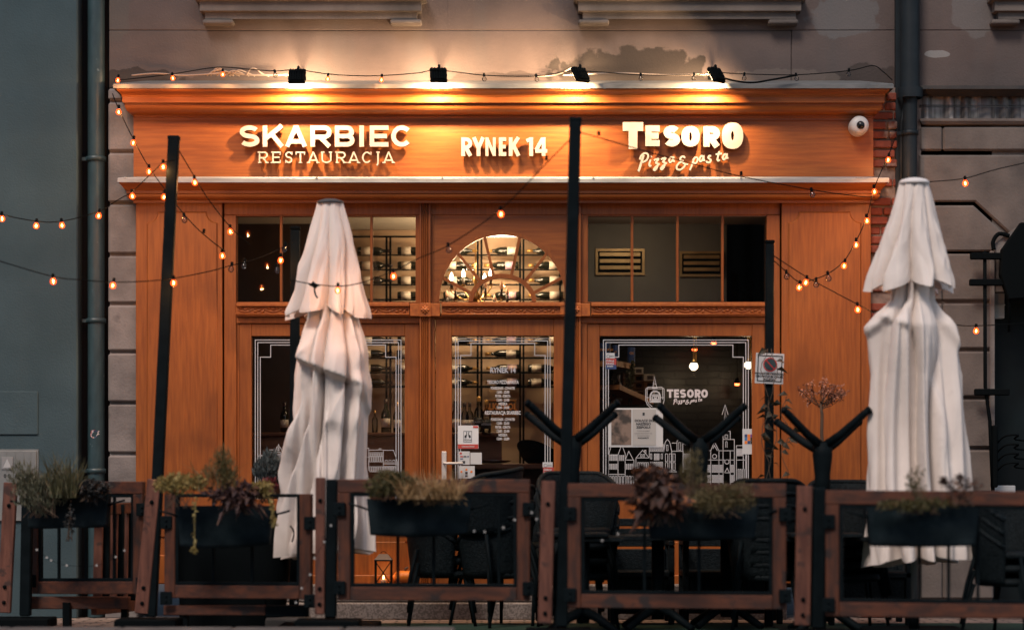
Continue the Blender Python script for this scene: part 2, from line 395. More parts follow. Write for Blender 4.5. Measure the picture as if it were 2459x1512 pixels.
sill(482, 1016, (486, 560), (937, 1012)); sill(1385, 1922, (1389, 1463), (1846, 1918)); sill(2378, 2900, (2382, 2450), (2800, 2870))
# grey stone strip at the left of the front
mb = MB(); ys = [212, 245, 367, 490, 613, 731, 846, 968, 1090, 1212, 1334, 1440]
rnd = random.Random(3)
for a, b in zip(ys, ys[1:]): mb.box(X0, wx(334), -.05+rnd.uniform(-.006, .006), .4, wz(b)+.011, wz(a)-.011, .016)
mb.box(X0+.01, wx(334), -.015, .39, 0, wz(214))
mb.box(X0-.02, wx(334), -.09, .4, 0, wz(1440)-.005, .01)
mb.build('stone_strip', m_stone, bld)
# exposed brick at the right of the front
m_brick = brick_mat('exposed red brick', (.27, .075, .045), (.16, .05, .034), (.30, .24, .20), .27, .083, .011, bump=.8)
mb = MB(); rnd = random.Random(5); z = 0.0
while z < wz(226):
    x = wx(2078) - rnd.uniform(0, .12)
    while x < wx(2154):
        w = rnd.choice([.25, .25, .12]); x1 = min(x+w, wx(2154))
        if x1-x > .03 and rnd.random() > .06: mb.box(x, x1-.01, -.045-rnd.uniform(0, .04), .3, z+.008, z+.073, .008)
        x += w
    z += .083
m_brick1 = mat('worn red brick', (.22, .055, .032), .9, col2=(.11, .033, .022), scale=5, bump=.6, bscale=40, contrast=(.4, .62), spots=((.36, .29, .24), 5, .58, .68))
mb.build('bare_brickwork', m_brick1, bld)
mb = MB(); mb.box(wx(2070), wx(2210), -.035, .35, 0, wz(212)); mb.build('mortar_bed', mat('grey lime mortar', (.24, .19, .16), .95, col2=(.13, .10, .09), scale=9, bump=.6, bscale=40), bld)
# right part of the ground floor
mb = MB(); rnd = random.Random(9)
xs = [(2206, 2384)]
def course(px0, px1, a, b, cuts=()):
    e = [px0, *cuts, px1]
    for p, q in zip(e, e[1:]): mb.box(wx(p)+.002, wx(q)-.002, -.05+rnd.uniform(-.004, .004), .4, wz(b)+.012, wz(a)-.012, .016)
course(2206, 2760, 303, 367, (2262, 2560))
for a, b in zip([607, 726, 841, 956, 1077, 1200, 1320], [726, 841, 956, 1077, 1200, 1320, 1440]): course(2206, 2384, a, b, ((2262,) if rnd.random() > .6 else ()))
mb.prism(pl([(2207, 372), (2760, 372), (2760, 566), (2459, 566), (2425, 560), (2342, 484), (2207, 484)], 19.95), -.05, .4, .014)
mb.prism(pl([(2207, 493), (2338, 493), (2418, 566), (2384, 603), (2207, 603)], 19.95), -.05, .4, .014)
mb.prism(pl([(2424, 571), (2470, 578), (2760, 578), (2760, 700), (2470, 700), (2388, 606)], 19.95), -.03, .4, .014)
mb.box(wx(2206), wx(2384)-.01, -.012, .39, 0, wz(300))
mb.box(wx(2206), wx(2760), -.012, .39, wz(700), wz(300))
mb.build('stone_ground_floor', m_stone2, bld)
mb = MB(); mb.sweep([(0, wz(232)), (.03, wz(228)), (.09, wz(222)), (.13, wz(220)), (.13, wz(212)), (0, wz(208))], wx(2206)+.13, wx(2760), -.0, .3)
mb.build('string_course', mat('dark weathered ledge', (.035, .035, .036), .8, col2=(.06, .055, .05), scale=6), bld)
mb = MB(); mb.sweep([(0, wz(303)), (.04, wz(301)), (.06, wz(294)), (.06, wz(288)), (0, wz(287))], wx(2206)+.06, wx(2760), -.02, .3); mb.build('lower_ledge', m_stone2, bld)
mb = MB(); rnd = random.Random(2); n = 90; rows = []
for i in range(n+1):
    px = 2206+i*(2760-2206)/n
    rows.append((wx(px), .03+.035*sin(i*.9+1.2*sin(i*.37))+.02*rnd.random()))
vs = []
for x, y in rows: vs += [(x, y, wz(287)), (x, y+.01*sin(x*23), wz(258)), (x, y*.6+.03, wz(229))]
mb.poly(vs, [(3*i+k, 3*i+k+1, 3*i+k+4, 3*i+k+3) for i in range(n) for k in (0, 1)], True)
mb.build('pleated_blind', mat('pale glossy plastic sheet', (.42, .38, .35), .3, col2=(.13, .11, .10), scale=4, stretch=(4, 1, .3), contrast=(.42, .55)), bld)
mb = MB()
for py in (255, 259): mb.tube([(wx(2206), -.04, wz(py)), (wx(2760), -.04, wz(py))], .004, 6)
mb.build('blind_wire', m_pipe2, bld)
# doorway at far right
mb = MB(); mb.box(wx(2384), wx(2760), .32, .36, 0, wz(690)); mb.build('dark_door', mat('dark green painted door', (.008, .014, .016), .5, col2=(.005, .008, .009), scale=3, spec=.15), bld)
mb = MB(); mb.box(wx(2386), wx(2424), .20, .31, wz(760), wz(697), .004); mb.box(wx(2386), wx(2424), .17, .195, wz(728)-.004, wz(728)+.004); mb.build('door_transom', mat('pale transom board', (.5, .53, .53), .5), bld)
mb = MB(); mb.box(wx(2384), wx(2440), .02, .3, wz(1188), wz(1165), .006); mb.build('door_threshold', m_paper, bld)
mb = MB(); mb.box(wx(2374), wx(2386), -.055, .3, wz(1180), wz(604), .006); mb.build('door_jamb', m_stone, bld)

m_house = mat('dark plaster of added houses', (.10, .085, .075), .9, col2=(.07, .06, .052), scale=.6); m_hroof = mat('dark roof tile', (.05, .03, .025), .8); m_hwin = mat('dark house window', (.01, .012, .014), .3)
def far_house(label, x0, x1, h, n):  # unseen houses added behind the camera so the panes reflect something dark
    t = thing('reflection_house', label, 'house', ((x0+x1)/2, -54, 0)); m = MB(); m.box(x0, x1, -60, -54, 0, h); m.build('wall', m_house, t)
    m = MB(); m.poly([(x0, -53.7, h+.01), (x1, -53.7, h+.01), (x1, -60.3, h+.01), (x0, -60.3, h+.01), (x0, -57, h+3.2), (x1, -57, h+3.2)], [(0, 1, 5, 4), (2, 3, 4, 5), (0, 4, 3), (1, 2, 5), (3, 2, 1, 0)]); m.build('roof', m_hroof, t)
    w = (x1-x0)/n
    for f in range(3):
        for i in range(n): a = x0+w*(i+.3); m = MB(); m.box(a, a+w*.4, -54.02, -53.9, 1.2+f*3.6, 3.1+f*3.6); m.build('window', m_hwin, t)
far_house('three storey house across the square facing the restaurant, west of the middle', -24, -8.2, 11.5, 5); far_house('house across the square exactly facing the restaurant door', -8, 7.5, 12.5, 5); far_house('three storey house across the square, east of the middle', 7.7, 24, 11.8, 5)

# ------------------------------------------------------------------ interior, part of the building
m_beige = mat('warm beige plaster indoors', (.50, .36, .25), .9, col2=(.42, .29, .19), scale=2)
m_dkpan = mat('grey green panelling', (.115, .105, .085), .6, col2=(.10, .09, .075), scale=4)
m_blkbrick = brick_mat('black glazed brick', (.020, .018, .016), (.012, .011, .010), (.006, .006, .006), .22, .07, .008, rough=.3)
m_dark = mat('dark brown interior', (.05, .028, .018), .8, col2=(.035, .02, .014), scale=3)
XP = wx(1396)
mb = MB(); mb.box(wx(720), XP, 1.72, 1.8, 0, 3.62); mb.build('interior_wall', m_beige, bld)
mb = MB(); mb.box(wx(500), wx(719), 1.2, 1.8, 0, 3.62); mb.box(wx(500)-.1, wx(500), 0.0, 1.8, 0, 3.62); mb.build('dark_interior_wall', m_dark, bld)
mb = MB(); mb.box(XP, XP+.06, .05, 3.0, 0, 3.62); mb.build('partition', m_dark, bld)
mb = MB(); mb.box(wx(480), wx(1900)+.2, .06, 3.4, 3.56, 3.62); mb.build('ceiling_lining', mat('white ceiling lining', (.62, .58, .52), .9), bld)
mb = MB(); mb.box(wx(480), wx(1900)+.2, .1, 3.4, .26, .3); mb.build('interior_floor', m_dark, bld)
mb = MB(); mb.box(XP+.06, wx(1625, 21.2), 1.2, 1.3, 2.55, 3.56); mb.box(wx(1625, 21.2)+.008, wx(1745, 21.2), 1.203, 1.3, 2.55, 3.56)
mb.build('wall_panelling', m_dkpan, bld)
mb = MB(); mb.box(wx(1745, 21.2), wx(2000), 1.25, 1.3, 2.55, 3.56); mb.build('black_panelling', m_blk2, bld)
mb = MB(); mb.box(XP+.06, wx(1980), 3.0, 3.1, 0, 3.56); mb.build('dark_brick_wall', m_blkbrick, bld)
mb = MB(); mb.box(wx(1872), wx(1872)+.06, .05, 3.0, 0, 3.56); mb.build('side_wall', m_dark, bld)

# ------------------------------------------------------------------ the wooden shopfront
shop = thing('shopfront', 'orange wooden shopfront with heavy cornice, fluted mullions, fanlight and big glazed windows', 'shopfront', (0, -.1, 0))
FY = -.16; FD = 20+FY
mb = MB(); mb.box(wx(328), wx(2090), FY, .05, wz(430), wz(276)); mb.build('fascia_board', m_woodh, shop)
def sweep_px(mb, prof, px0, px1, yb, yw, xs):            # prof: (projection, picture height)
    return mb.sweep2([(p, wz(py, 20+yb-p)) for p, py in prof], wx(px0, 20+yb), wx(px1, 20+yb), yb, yw, xs)
prof = [(.015, 289), (.015, 283), (.03, 281), (.03, 276)]
for i in range(9):                                        # ovolo
    a = i/8*pi/2; prof.append((.035+.105*sin(a), 275-25*(1-cos(a))))
prof += [(.142, 247.0), (.165, 246.5), (.168, 233)]
for i in range(7):                                        # cyma under the flashing
    u = i/6; prof.append((.170+.058*(u-.12*sin(2*pi*u)), 232-19.5*u))
mb = MB(); sweep_px(mb, prof, 330, 2088, FY, .02, .62); mb.build('cornice', m_woodh, shop)
mb = MB(); sweep_px(mb, [(.228, 212), (.238, 212.8), (.242, 212), (.242, 202.5), (.234, 201), (-.10, 194)], 330, 2088, FY, .02, .70)
for px in (903, 1452, 2085): mb.box(wx(px, 19.6)-.012, wx(px, 19.6)+.012, FY-.246, FY-.2, wz(213, 19.6), wz(201.5, 19.6))
mb.build('cornice_flashing', m_zinc, shop)
prof = [(0, 488), (.055, 487), (.055, 481)]
for i in range(7):
    a = i/6*pi/2; prof.append((.058+.055*sin(a), 480-13*(1-cos(a))))
prof += [(.10, 466), (.10, 464), (.118, 463.5), (.118, 458), (.128, 456), (.185, 438)]
mb = MB(); sweep_px(mb, prof, 335, 2083, FY+.015, .02, .8); mb.build('lower_ledge_moulding', m_woodh, shop)
mb = MB(); sweep_px(mb, [(.18, 437.5), (.195, 437.8), (.195, 428.5), (.19, 427), (-.01, 424)], 335, 2083, FY+.015, .02, .8)
for px in (300, 760, 1062, 1425, 1780, 2060):
    d = 19.65; mb.box(wx(px, d)-.008, wx(px, d)+.008, FY-.184, FY-.12, wz(428, d), wz(424.5, d))
mb.build('ledge_flashing', mat('pale zinc flashing', (.38, .40, .40), .5, .2, col2=(.25, .27, .27), scale=4, stretch=(1, 5, 5), spots=((.2, .17, .14), 9, .66, .74)), shop)
# wide corner pilasters with raised panels
def pilaster(px0, px1, q0, q1):
    m = MB(); m.box(wx(px0), wx(px1), -.13, .05, .3, wz(470), .004)
    o = m.build('pilaster', m_wood, shop)
    r = 26; pts = [(q0, 1290), (q1, 1290), (q1, 508+r)]
    for i in range(1, 8): a = i/8*pi/2; pts.append((q1-r*sin(a), 508+r*cos(a)) if 0 else (q1-r+r*cos(a)*0 + r*(1-sin(a)), 508+r*cos(a)))
    pts += [(q1-r, 508), (q0+r, 508)]
    for i in range(1, 8): a = i/8*pi/2; pts.append((q0+r*cos(a), 508+r*sin(a)))
    pts += [(q0, 508+r)]
    k = MB(); k.prism(pl(pts, 19.85), -.146, -.129, .012); k.build('raised_panel', m_wood, o)
    k = MB(); k.box(wx(px0)-.015, wx(px1)+.015, -.16, .05, .3, wz(1330), .01); k.build('plinth', m_wood, o)
pilaster(332, 538, 352, 522); pilaster(1873, 2086, 1893, 2069)
# frame of rails and jambs
mb = MB()
mb.pbox(538, 1873, 462, 516, -.085, .05, .004)                                   # head rail
mb.pbox(538, 567, 516, 1400, -.10, .05, .004); mb.pbox(1841, 1873, 516, 1400, -.10, .05, .004)
for a, b in ((998, 1008), (1033, 1042), (1362, 1369), (1394, 1412)): mb.pbox(a, b, 516, 727, -.08, .05, .003)
mb.pbox(567, 1008, 759, 776, -.09, .05, .004); mb.pbox(1394, 1841, 759, 776, -.09, .05, .004); mb.pbox(1033, 1369, 758, 764, -.10, .05, .002)
mb.pbox(567, 574, 776, 1400, -.075, .05, .003); mb.pbox(1836, 1841, 776, 1400, -.075, .05, .003)
mb.pbox(1033, 1044, 764, 1400, -.085, .05, .003); mb.pbox(1360, 1369, 764, 1400, -.085, .05, .003); mb.pbox(1394, 1410, 776, 1400, -.085, .05, .003)
mb.build('timber_frame', m_wood, shop)
def fluted(px0, px1, py0, py1, nf=4):
    d = 19.87; x0, x1 = wx(px0, d), wx(px1, d); m = MB(); pr = [(x0, .04), (x0, -.13)]; mrg = (x1-x0)*.14; w = (x1-x0-2*mrg)/nf
    for i in range(nf):
        a = x0+mrg+i*w
        for k in range(6): u = k/5; pr.append((a+w*(.1+.8*u), -.13+.014*sin(pi*u)))
    pr += [(x1, -.13), (x1, .04)]
    n = len(pr); z1, z0 = wz(py0, d), wz(py1, d)
    m.poly([(x, y, z0) for x, y in pr]+[(x, y, z1) for x, y in pr], [(i, (i+1) % n, n+(i+1) % n, n+i) for i in range(n)]+[tuple(range(n)), tuple(range(2*n-1, n-1, -1))])
    return m.build('fluted_mullion', m_wood, shop)
for a, b in ((1007.5, 1033.5), (1368.5, 1394.5)): fluted(a, b, 487, 727); fluted(a, b, 760, 1400)
# carved band
BY = -.125
def carved(px0, px1, seed):
    m = MB(); d = 20+BY; m.pbox(px0, px1, 727, 735, BY-.03, .03, .003); m.pbox(px0, px1, 735.5, 752, BY, .03); m.pbox(px0, px1, 752.5, 759, BY-.022, .03, .003)
    m.tube([(wx(px0, d), BY-.028, wz(754.5, d)), (wx(px1, d), BY-.028, wz(754.5, d))], .005, 6)
    o = m.build('carved_band', m_carve, shop); s = MB(); L = 34; n = int((px1-px0-8)/L)
    pts = []
    for i in range(n*8+1):
        u = i/8; pts.append((wx(px0+4+u*L, d), BY-.004, wz(743.5+4.8*sin(u*pi), d)))
    s.tube(pts, .0055, 6)
    for i in range(n):
        for k in range(3):
            u = i+.5+(k-1)*.28; sg = 1 if i % 2 == 0 else -1; cxp = px0+4+u*L; cyp = 743.5-sg*(1.2+2.6*(k != 1))
            M = Matrix.Rotation(sg*(k-1)*.7+.3*sg, 3, 'Y')
            s.ball((wx(cxp, d), BY-.003, wz(cyp, d)), .017, 1.15, .5, .5, 8, M)
    s.build('scroll_relief', m_carve, o)
carved(567, 983, 1); carved(1060, 1358, 2); carved(1420, 1841, 3)
def rosette(px):
    m = MB(); m.pbox(px-36, px+36, 728, 759, -.15, .03, .003); m.pbox(px-14, px+14, 727.5, 760, -.165, -.14, .003); o = m.build('mullion_block', m_carve, shop)
    s = MB(); d = 20-.17
    for k in range(8):
        a = k*pi/4; rr = 8.4 if k % 2 == 0 else 6.5
        s.ball((wx(px+rr*.6*cos(a), d), -.168, wz(743.5+rr*.6*sin(a), d)), .022, 1, .45, .42, 8, Matrix.Rotation(a, 3, 'Y'))
    s.ball((wx(px, d), -.176, wz(743.5, d)), .012)
    s.build('rosette', m_carve, o)
rosette(1020.5); rosette(1381.5)
# transom lights
GY = -.05
def transom(px0, px1, bars):
    m = MB(); d = 20-.07
    m.pbox(px0-1, px1+1, 516, 518.5, -.075, .03); m.pbox(px0-1, px1+1, 724.5, 727, -.075, .03)
    for b in bars: m.pbox(b-3.2, b+3.2, 518.5, 724.5, -.073, -.02, .006)
    o = m.build('transom_light', m_wood, shop)
    g = MB(); g.pbox(px0, px1, 518, 725, GY, GY+.006); g.build('pane', m_glass, o)
transom(567, 998, (675, 783.5, 892)); transom(1412, 1841, (1518, 1627, 1735))
# fanlight
d = 20-.075; fx, fy, RX, RY = 1206.5, 724.5, 158, 167
def ell(rx, ry, n=40, a0=pi, a1=0): return [(fx+rx*cos(a0+(a1-a0)*i/n), fy-ry*sin(a0+(a1-a0)*i/n)) for i in range(n+1)]
arch = pl(ell(RX, RY), d); m = MB(); bx0, bx1, bz0, bz1 = wx(1042, d), wx(1362, d), wz(724.5, d), wz(516, d)
cx0, cz0 = wx(fx, d), wz(fy, d); outer = []
for x, z in arch:
    dx, dz = x-cx0, z-cz0; s = 1e9
    if abs(dx) > 1e-6: s = min(s, ((bx1 if dx > 0 else bx0)-cx0)/dx)
    if dz > 1e-6: s = min(s, (bz1-cz0)/dz)
    outer.append((cx0+dx*s, cz0+dz*s))
outer = [(bx0, bz0)]+outer[1:-1]+[(bx1, bz0)]
N = len(arch); vs = [(x, -.075, z) for x, z in arch]+[(x, -.075, z) for x, z in outer]+[(x, .0, z) for x, z in arch]
fcs = [(i, i+1, N+i+1, N+i) for i in range(N-1)]+[(i, i+1, 2*N+i+1, 2*N+i) for i in range(N-1)]
m.poly(vs, fcs)
for (cxx, czz) in ((bx0, bz1), (bx1, bz1)):
    k = min(range(N-1), key=lambda i: (abs(outer[i][0]-cxx)+abs(outer[i+1][1]-czz)) if cxx < cx0 else (abs(outer[i][1]-czz)+abs(outer[i+1][0]-cxx)))
    m.poly([(outer[k][0], -.075, outer[k][1]), (cxx, -.075, czz), (outer[k+1][0], -.075, outer[k+1][1])], [(0, 1, 2)])
fan = m.build('fanlight', m_woodh, shop)
m = MB(); m.ribbon(pl(ell(RX-2, RY-2), d), .03, -.083, -.03); m.build('arch_moulding', m_wood, fan)
m = MB(); m.ribbon(pl(ell(76, 62), d), 10.5*d/FOC, -.085, -.03)
def zp(zx, zy): return (810.4+.3418*zx, 498.3+.3418*zy)
for k, (a, b) in enumerate((((1028, 182), (1095, 475)), ((1287, 182), (1222, 475)), ((808, 278), (1003, 515)), ((1507, 278), (1318, 515)), ((698, 470), (935, 598)), ((1618, 470), (1380, 598)))):
    m.ribbon(pl([zp(*a), zp(*b)], d), 7.0*d/FOC, -.079+.0006*k, -.03)
m.build('glazing_bars', m_wood, fan)
m = MB(); m.prism(pl(ell(RX, RY), d), GY, GY+.006); m.build('pane', m_glass, fan)
m = MB(); m.pbox(1042, 1362, 724.6, 727, -.077, .03); m.build('fanlight_sill', m_wood, fan)

# shop windows and door; border lines and drawings are film on the glass
GL = GY-.003; GD = 20+GL
def border(px0, px1, py0, py1, step=25, st=25):
    m = MB()
    for o in (9, 15):
        prb(m, [(px0+o, py1), (px0+o, py0+o), (px1-o, py0+o), (px1-o, py1)], 1.9, GL, .001)
    o = 21; prb(m, [(px0+o, py1), (px0+o, py0+o+st+4), (px0+o+step, py0+o+st+4), (px0+o+step, py0+o), (px1-o-step, py0+o), (px1-o-step, py0+o+st+4), (px1-o, py0+o+st+4), (px1-o, py1)], 1.9, GL, .001)
    return m
GB = 1198
def shop_window(px0, px1, gx0, gx1):
    m = MB(); m.pbox(px0, gx0, 777, 1300, -.07, .03, .004); m.pbox(gx1, px1, 777, 1300, -.07, .03, .004)
    m.pbox(gx0, gx1, 777.3, 807, -.068, .03, .004); m.pbox(gx0, gx1, GB, 1250, -.068, .03, .004)
    m.pbox(px0, px1, 1300, 1440, -.055, .03, .004); m.pbox(gx0, gx1, 1250, 1300, -.05, .03)
    m.pbox(px0-6, px1+6, 1380, 1440, -.12, .03, .006)
    o = m.build('shop_window', m_wood, shop)
    g = MB(); g.pbox(gx0, gx1, 807, GB, GY, GY+.006); g.build('pane', m_glass, o)
    return o
win1 = shop_window(574, 1007, 604, 972); win2 = shop_window(1410, 1836, 1440, 1806)
border(604, 972, 807, GB).build('border_lines', m_line, win1); border(1440, 1806, 807, GB).build('border_lines', m_line, win2)
m = MB(); m.pbox(1046, 1085, 765, 1420, -.08, .03, .004); m.pbox(1330, 1358, 765, 1420, -.08, .03, .004)
m.pbox(1085, 1330, 765.4, 806, -.077, .03, .004); m.pbox(1085, 1330, GB, 1420, -.077, .03, .004); m.pbox(1105, 1310, GB+30, 1380, -.085, -.07, .006)
door = m.build('door', m_wood, shop)
g = MB(); g.pbox(1085, 1330, 806, GB, GY, GY+.006); g.build('pane', m_glass, door)
border(1085, 1330, 803, GB).build('border_lines', m_line, door)
m = MB(); dd = 19.9
m.box(wx(1060.5, dd), wx(1072, dd), -.092, -.078, wz(1152, dd), wz(1083, dd), .005)
m.tube([(wx(1066.5, dd), -.09, wz(1111, dd)), (wx(1066.5, dd), -.14, wz(1111, dd)), (wx(1071, dd), -.15, wz(1112, dd)), (wx(1112, dd), -.15, wz(1112, dd))], .0105, 10)
m.tube([(wx(1066.5, dd), -.096, wz(1141, dd)), (wx(1066.5, dd), -.088, wz(1141, dd))], .006, 8)
m.build('handle', m_white, door)
m = MB(); m.box(wx(538)-.02, wx(1873)+.02, -.30, .05, .15, .3, .012); m.box(wx(538)-.02, wx(1873)+.02, -.34, .05, 0, .149, .012)
m.build('granite_step', mat('speckled granite', (.22, .20, .187), .8, col2=(.12, .108, .10), scale=60, contrast=(.45, .55)), shop)

# town drawing on glass
def rect(m, x0, x1, y0, y1, w=1.3): prb(m, [(x0, y0), (x1, y0), (x1, y1), (x0, y1)], w, GL, .001, True)
def line(m, *pts, w=1.3): prb(m, list(pts), w, GL, .001)
def openings(m, x0, x1, y0, y1, n, g=.45):
    p = (x1-x0)/n
    for i in range(n): rect(m, x0+p*(i+g/2), x0+p*(i+1-g/2), y0, y1, 1.1)
def arches(m, x0, x1, y0, y1, n):
    p = (x1-x0)/n
    for i in range(n):
        a, b = x0+p*(i+.2), x0+p*(i+.8); r = (b-a)/2
        line(m, (a, y1), (a, y0+r), ((a+b)/2-r*.7, y0+r*.3), ((a+b)/2, y0), ((a+b)/2+r*.7, y0+r*.3), (b, y0+r), (b, y1), w=1.1)
def q(zx, zy): return (1428.7+.2461*zx, 798.4+.2461*zy)          # crop of the photograph -> picture units
m = MB()
def hq(*pts, w=1.4): line(m, *[q(*p) for p in pts], w=w)
hq((130, 1520), (130, 1190), (225, 1190), (262, 1090), (295, 1180), (295, 1520)); hq((135, 1190), (160, 1090), (262, 1090)); hq((225, 1190), (225, 1400)); hq((130, 1380), (295, 1380)); hq((170, 1090), (170, 1078), (210, 1078), (210, 1090))
a, b = q(138, 1195), q(220, 1245); openings(m, a[0], b[0], a[1], b[1], 5, .6); a, b = q(138, 1280), q(220, 1330); openings(m, a[0], b[0], a[1], b[1], 5, .6); a, b = q(235, 1195), q(285, 1245); openings(m, a[0], b[0], a[1], b[1], 3, .6); a, b = q(138, 1395), q(380, 1520); arches(m, a[0], b[0], a[1], b[1], 9)
hq((295, 1240), (330, 1155), (375, 1240), (295, 1240)); hq((380, 1520), (380, 1240)); a, b = q(300, 1280), q(372, 1330); openings(m, a[0], b[0], a[1], b[1], 4, .6)
hq((400, 1520), (400, 1220), (465, 1145), (530, 1220), (400, 1220)); hq((530, 1220), (530, 1400)); hq((485, 1165), (485, 1145), (497, 1145), (497, 1178)); a, b = q(440, 1185), q(490, 1210); openings(m, a[0], b[0], a[1], b[1], 2); a, b = q(412, 1265), q(525, 1320); openings(m, a[0], b[0], a[1], b[1], 5, .35); hq((400, 1360), (530, 1360)); a, b = q(412, 1370), q(450, 1400); openings(m, a[0], b[0], a[1], b[1], 1, .1)
hq((530, 1520), (530, 1090), (670, 1090), (670, 1520)); hq((530, 1155), (670, 1155)); a, b = q(535, 1100), q(665, 1145); openings(m, a[0], b[0], a[1], b[1], 7, .5); a, b = q(535, 1180), q(560, 1230); openings(m, a[0], b[0], a[1], b[1], 1); a, b = q(575, 1180), q(630, 1240); openings(m, a[0], b[0], a[1], b[1], 4, .6); a, b = q(640, 1180), q(665, 1230); openings(m, a[0], b[0], a[1], b[1], 1); a, b = q(535, 1260), q(665, 1340); openings(m, a[0], b[0], a[1], b[1], 7, .5); hq((530, 1355), (670, 1355))
hq((670, 1360), (670, 1170), (683, 1080), (690, 1060), (707, 1040), (725, 1060), (735, 1085), (750, 1165), (750, 1360)); a, b = q(695, 1095), q(715, 1150); openings(m, a[0], b[0], a[1], b[1], 1, .2)
for yy in (1180, 1265):
    a, b = q(680, yy), q(790, yy+75); openings(m, a[0], b[0], a[1], b[1], 3, .4)
hq((670, 1355), (800, 1355)); hq((750, 1155), (860, 1155), (860, 1360)); hq((750, 1075), (800, 1075)); hq((800, 1155), (800, 1060), (815, 1040), (845, 1040), (857, 1060), (857, 1155)); a, b = q(815, 1070), q(840, 1145); openings(m, a[0], b[0], a[1], b[1], 1, .2)
hq((860, 1080), (930, 1110), (930, 1400)); a, b = q(865, 1180), q(930, 1330); openings(m, a[0], b[0], a[1], b[1], 3)
hq((1090, 1480), (1090, 1150), (1130, 1150), (1165, 1062), (1210, 1150), (1250, 1150), (1250, 1040), (1360, 1040), (1360, 1480)); hq((1130, 1150), (1130, 1480)); hq((1210, 1150), (1210, 1480)); hq((1150, 1130), (1165, 1100), (1195, 1150)); hq((1090, 1240), (1360, 1240)); hq((1250, 1150), (1360, 1150)); hq((1250, 1150), (1250, 1480)); hq((1320, 1150), (1320, 1480))
hq((1240, 800), (1270, 705), (1300, 800)); hq((1250, 1040), (1250, 960), (1320, 960), (1320, 1040)); hq((1255, 960), (1270, 740), (1290, 960)); a, b = q(1268, 995), q(1296, 1025); openings(m, a[0], b[0], a[1], b[1], 1, .05); a, b = q(1270, 1060), q(1295, 1120); arches(m, a[0], b[0], a[1], b[1], 1)
for c, r in ((q(1167, 1205), 5), (q(1288, 1258), 5.2)):
    prb(m, [(c[0]+r*cos(k*pi/7), c[1]+r*sin(k*pi/7)) for k in range(14)], 1.5, GL, .001, True)
for x0, x1, n in ((1095, 1125, 2), (1140, 1205, 4), (1215, 1245, 2), (1325, 1355, 2)):
    for yy in (1290, 1390):
        a, b = q(x0, yy), q(x1, yy+70); openings(m, a[0], b[0], a[1], b[1], n, .5)
hq((1265, 1365), (1290, 1320), (1312, 1365), (1265, 1365)); hq((1380, 1480), (1380, 1100), (1460, 1100)); hq((1380, 1130), (1460, 1130)); hq((1480, 1190), (1480, 1480)); a, b = q(1385, 1130), q(1455, 1200); openings(m, a[0], b[0], a[1], b[1], 6, .6); hq((1380, 1240), (1480, 1240)); a, b = q(1390, 1330), q(1475, 1460); openings(m, a[0], b[0], a[1], b[1], 4, .5)
hq((100, 1500), (1500, 1500)); m.build('town_print', m_line, win2)
# crest and lettering on the right-hand window
m = MB()
hq((495, 545), (495, 660), (510, 700), (545, 735), (580, 745)); hq((675, 545), (675, 660), (665, 695)); hq((495, 548), (520, 530), (560, 530)); hq((675, 548), (650, 530), (610, 530)); hq((509, 548), (509, 655), (525, 692), (560, 722)); hq((661, 548), (661, 650)); hq((495, 545), (675, 545)); hq((565, 530), (570, 500), (582, 430), (595, 500), (602, 530)); hq((558, 535), (610, 535), w=3); hq((570, 500), (595, 500)); hq((495, 632), (540, 632)); hq((640, 632), (675, 632))
prb(m, [q(540, 675), q(540, 610), q(552, 585), q(570, 575), q(605, 575), q(625, 585), q(635, 610), q(635, 675)], 3.0, GL, .001, True); hq((565, 568), (608, 568), w=2.4); hq((545, 605), (630, 605), w=2); hq((558, 620), (558, 652), (620, 652), (620, 620), (558, 620), w=2.4); hq((575, 648), (582, 630), (590, 645), (598, 628), (604, 648), w=1.6); hq((540, 665), (637, 665), w=3)
m.build('crest_print', m_line, win2)
# left window drawing
m = MB()
def q2(zx, zy): return (564.3+.25806*zx, 780.4+.25806*zy)
def h2(*pts, w=1.3): line(m, *[q2(*p) for p in pts], w=w)
h2((215, 1350), (215, 1215), (300, 1215), (300, 1350)); h2((230, 1215), (230, 1208), (255, 1208), (255, 1215)); h2((215, 1262), (300, 1262)); h2((215, 1280), (300, 1280))
h2((315, 1350), (315, 1180), (375, 1180), (390, 1130), (400, 1130), (405, 1107), (413, 1130), (425, 1140), (440, 1180), (500, 1180)); h2((318, 1158), (360, 1158)); h2((445, 1158), (500, 1158)); h2((315, 1250), (500, 1250)); h2((370, 1240), (372, 1190), (388, 1178), (418, 1178), (432, 1190), (434, 1240)); h2((402, 1135), (398, 1165), (410, 1165), (408, 1135)); a, b = q2(320, 1200), q2(365, 1240); openings(m, a[0], b[0], a[1], b[1], 3); a, b = q2(375, 1195), q2(430, 1240); openings(m, a[0], b[0], a[1], b[1], 3); a, b = q2(320, 1260), q2(480, 1340); openings(m, a[0], b[0], a[1], b[1], 7)
m.build('town_print', m_line, win1); m = MB(); h2((1215, 1142), (1245, 1142), (1245, 1350)); h2((1215, 1225), (1245, 1225)); h2((1245, 1160), (1380, 1160), (1380, 1350)); h2((1340, 1160), (1340, 1147), (1358, 1147), (1358, 1160)); h2((1245, 1185), (1380, 1185)); h2((1245, 1215), (1380, 1215)); a, b = q2(1250, 1195), q2(1375, 1206); openings(m, a[0], b[0], a[1], b[1], 6, .5); a, b = q2(1250, 1222), q2(1375, 1270); openings(m, a[0], b[0], a[1], b[1], 6, .35); a, b = q2(1250, 1315), q2(1375, 1362); openings(m, a[0], b[0], a[1], b[1], 6, .35)
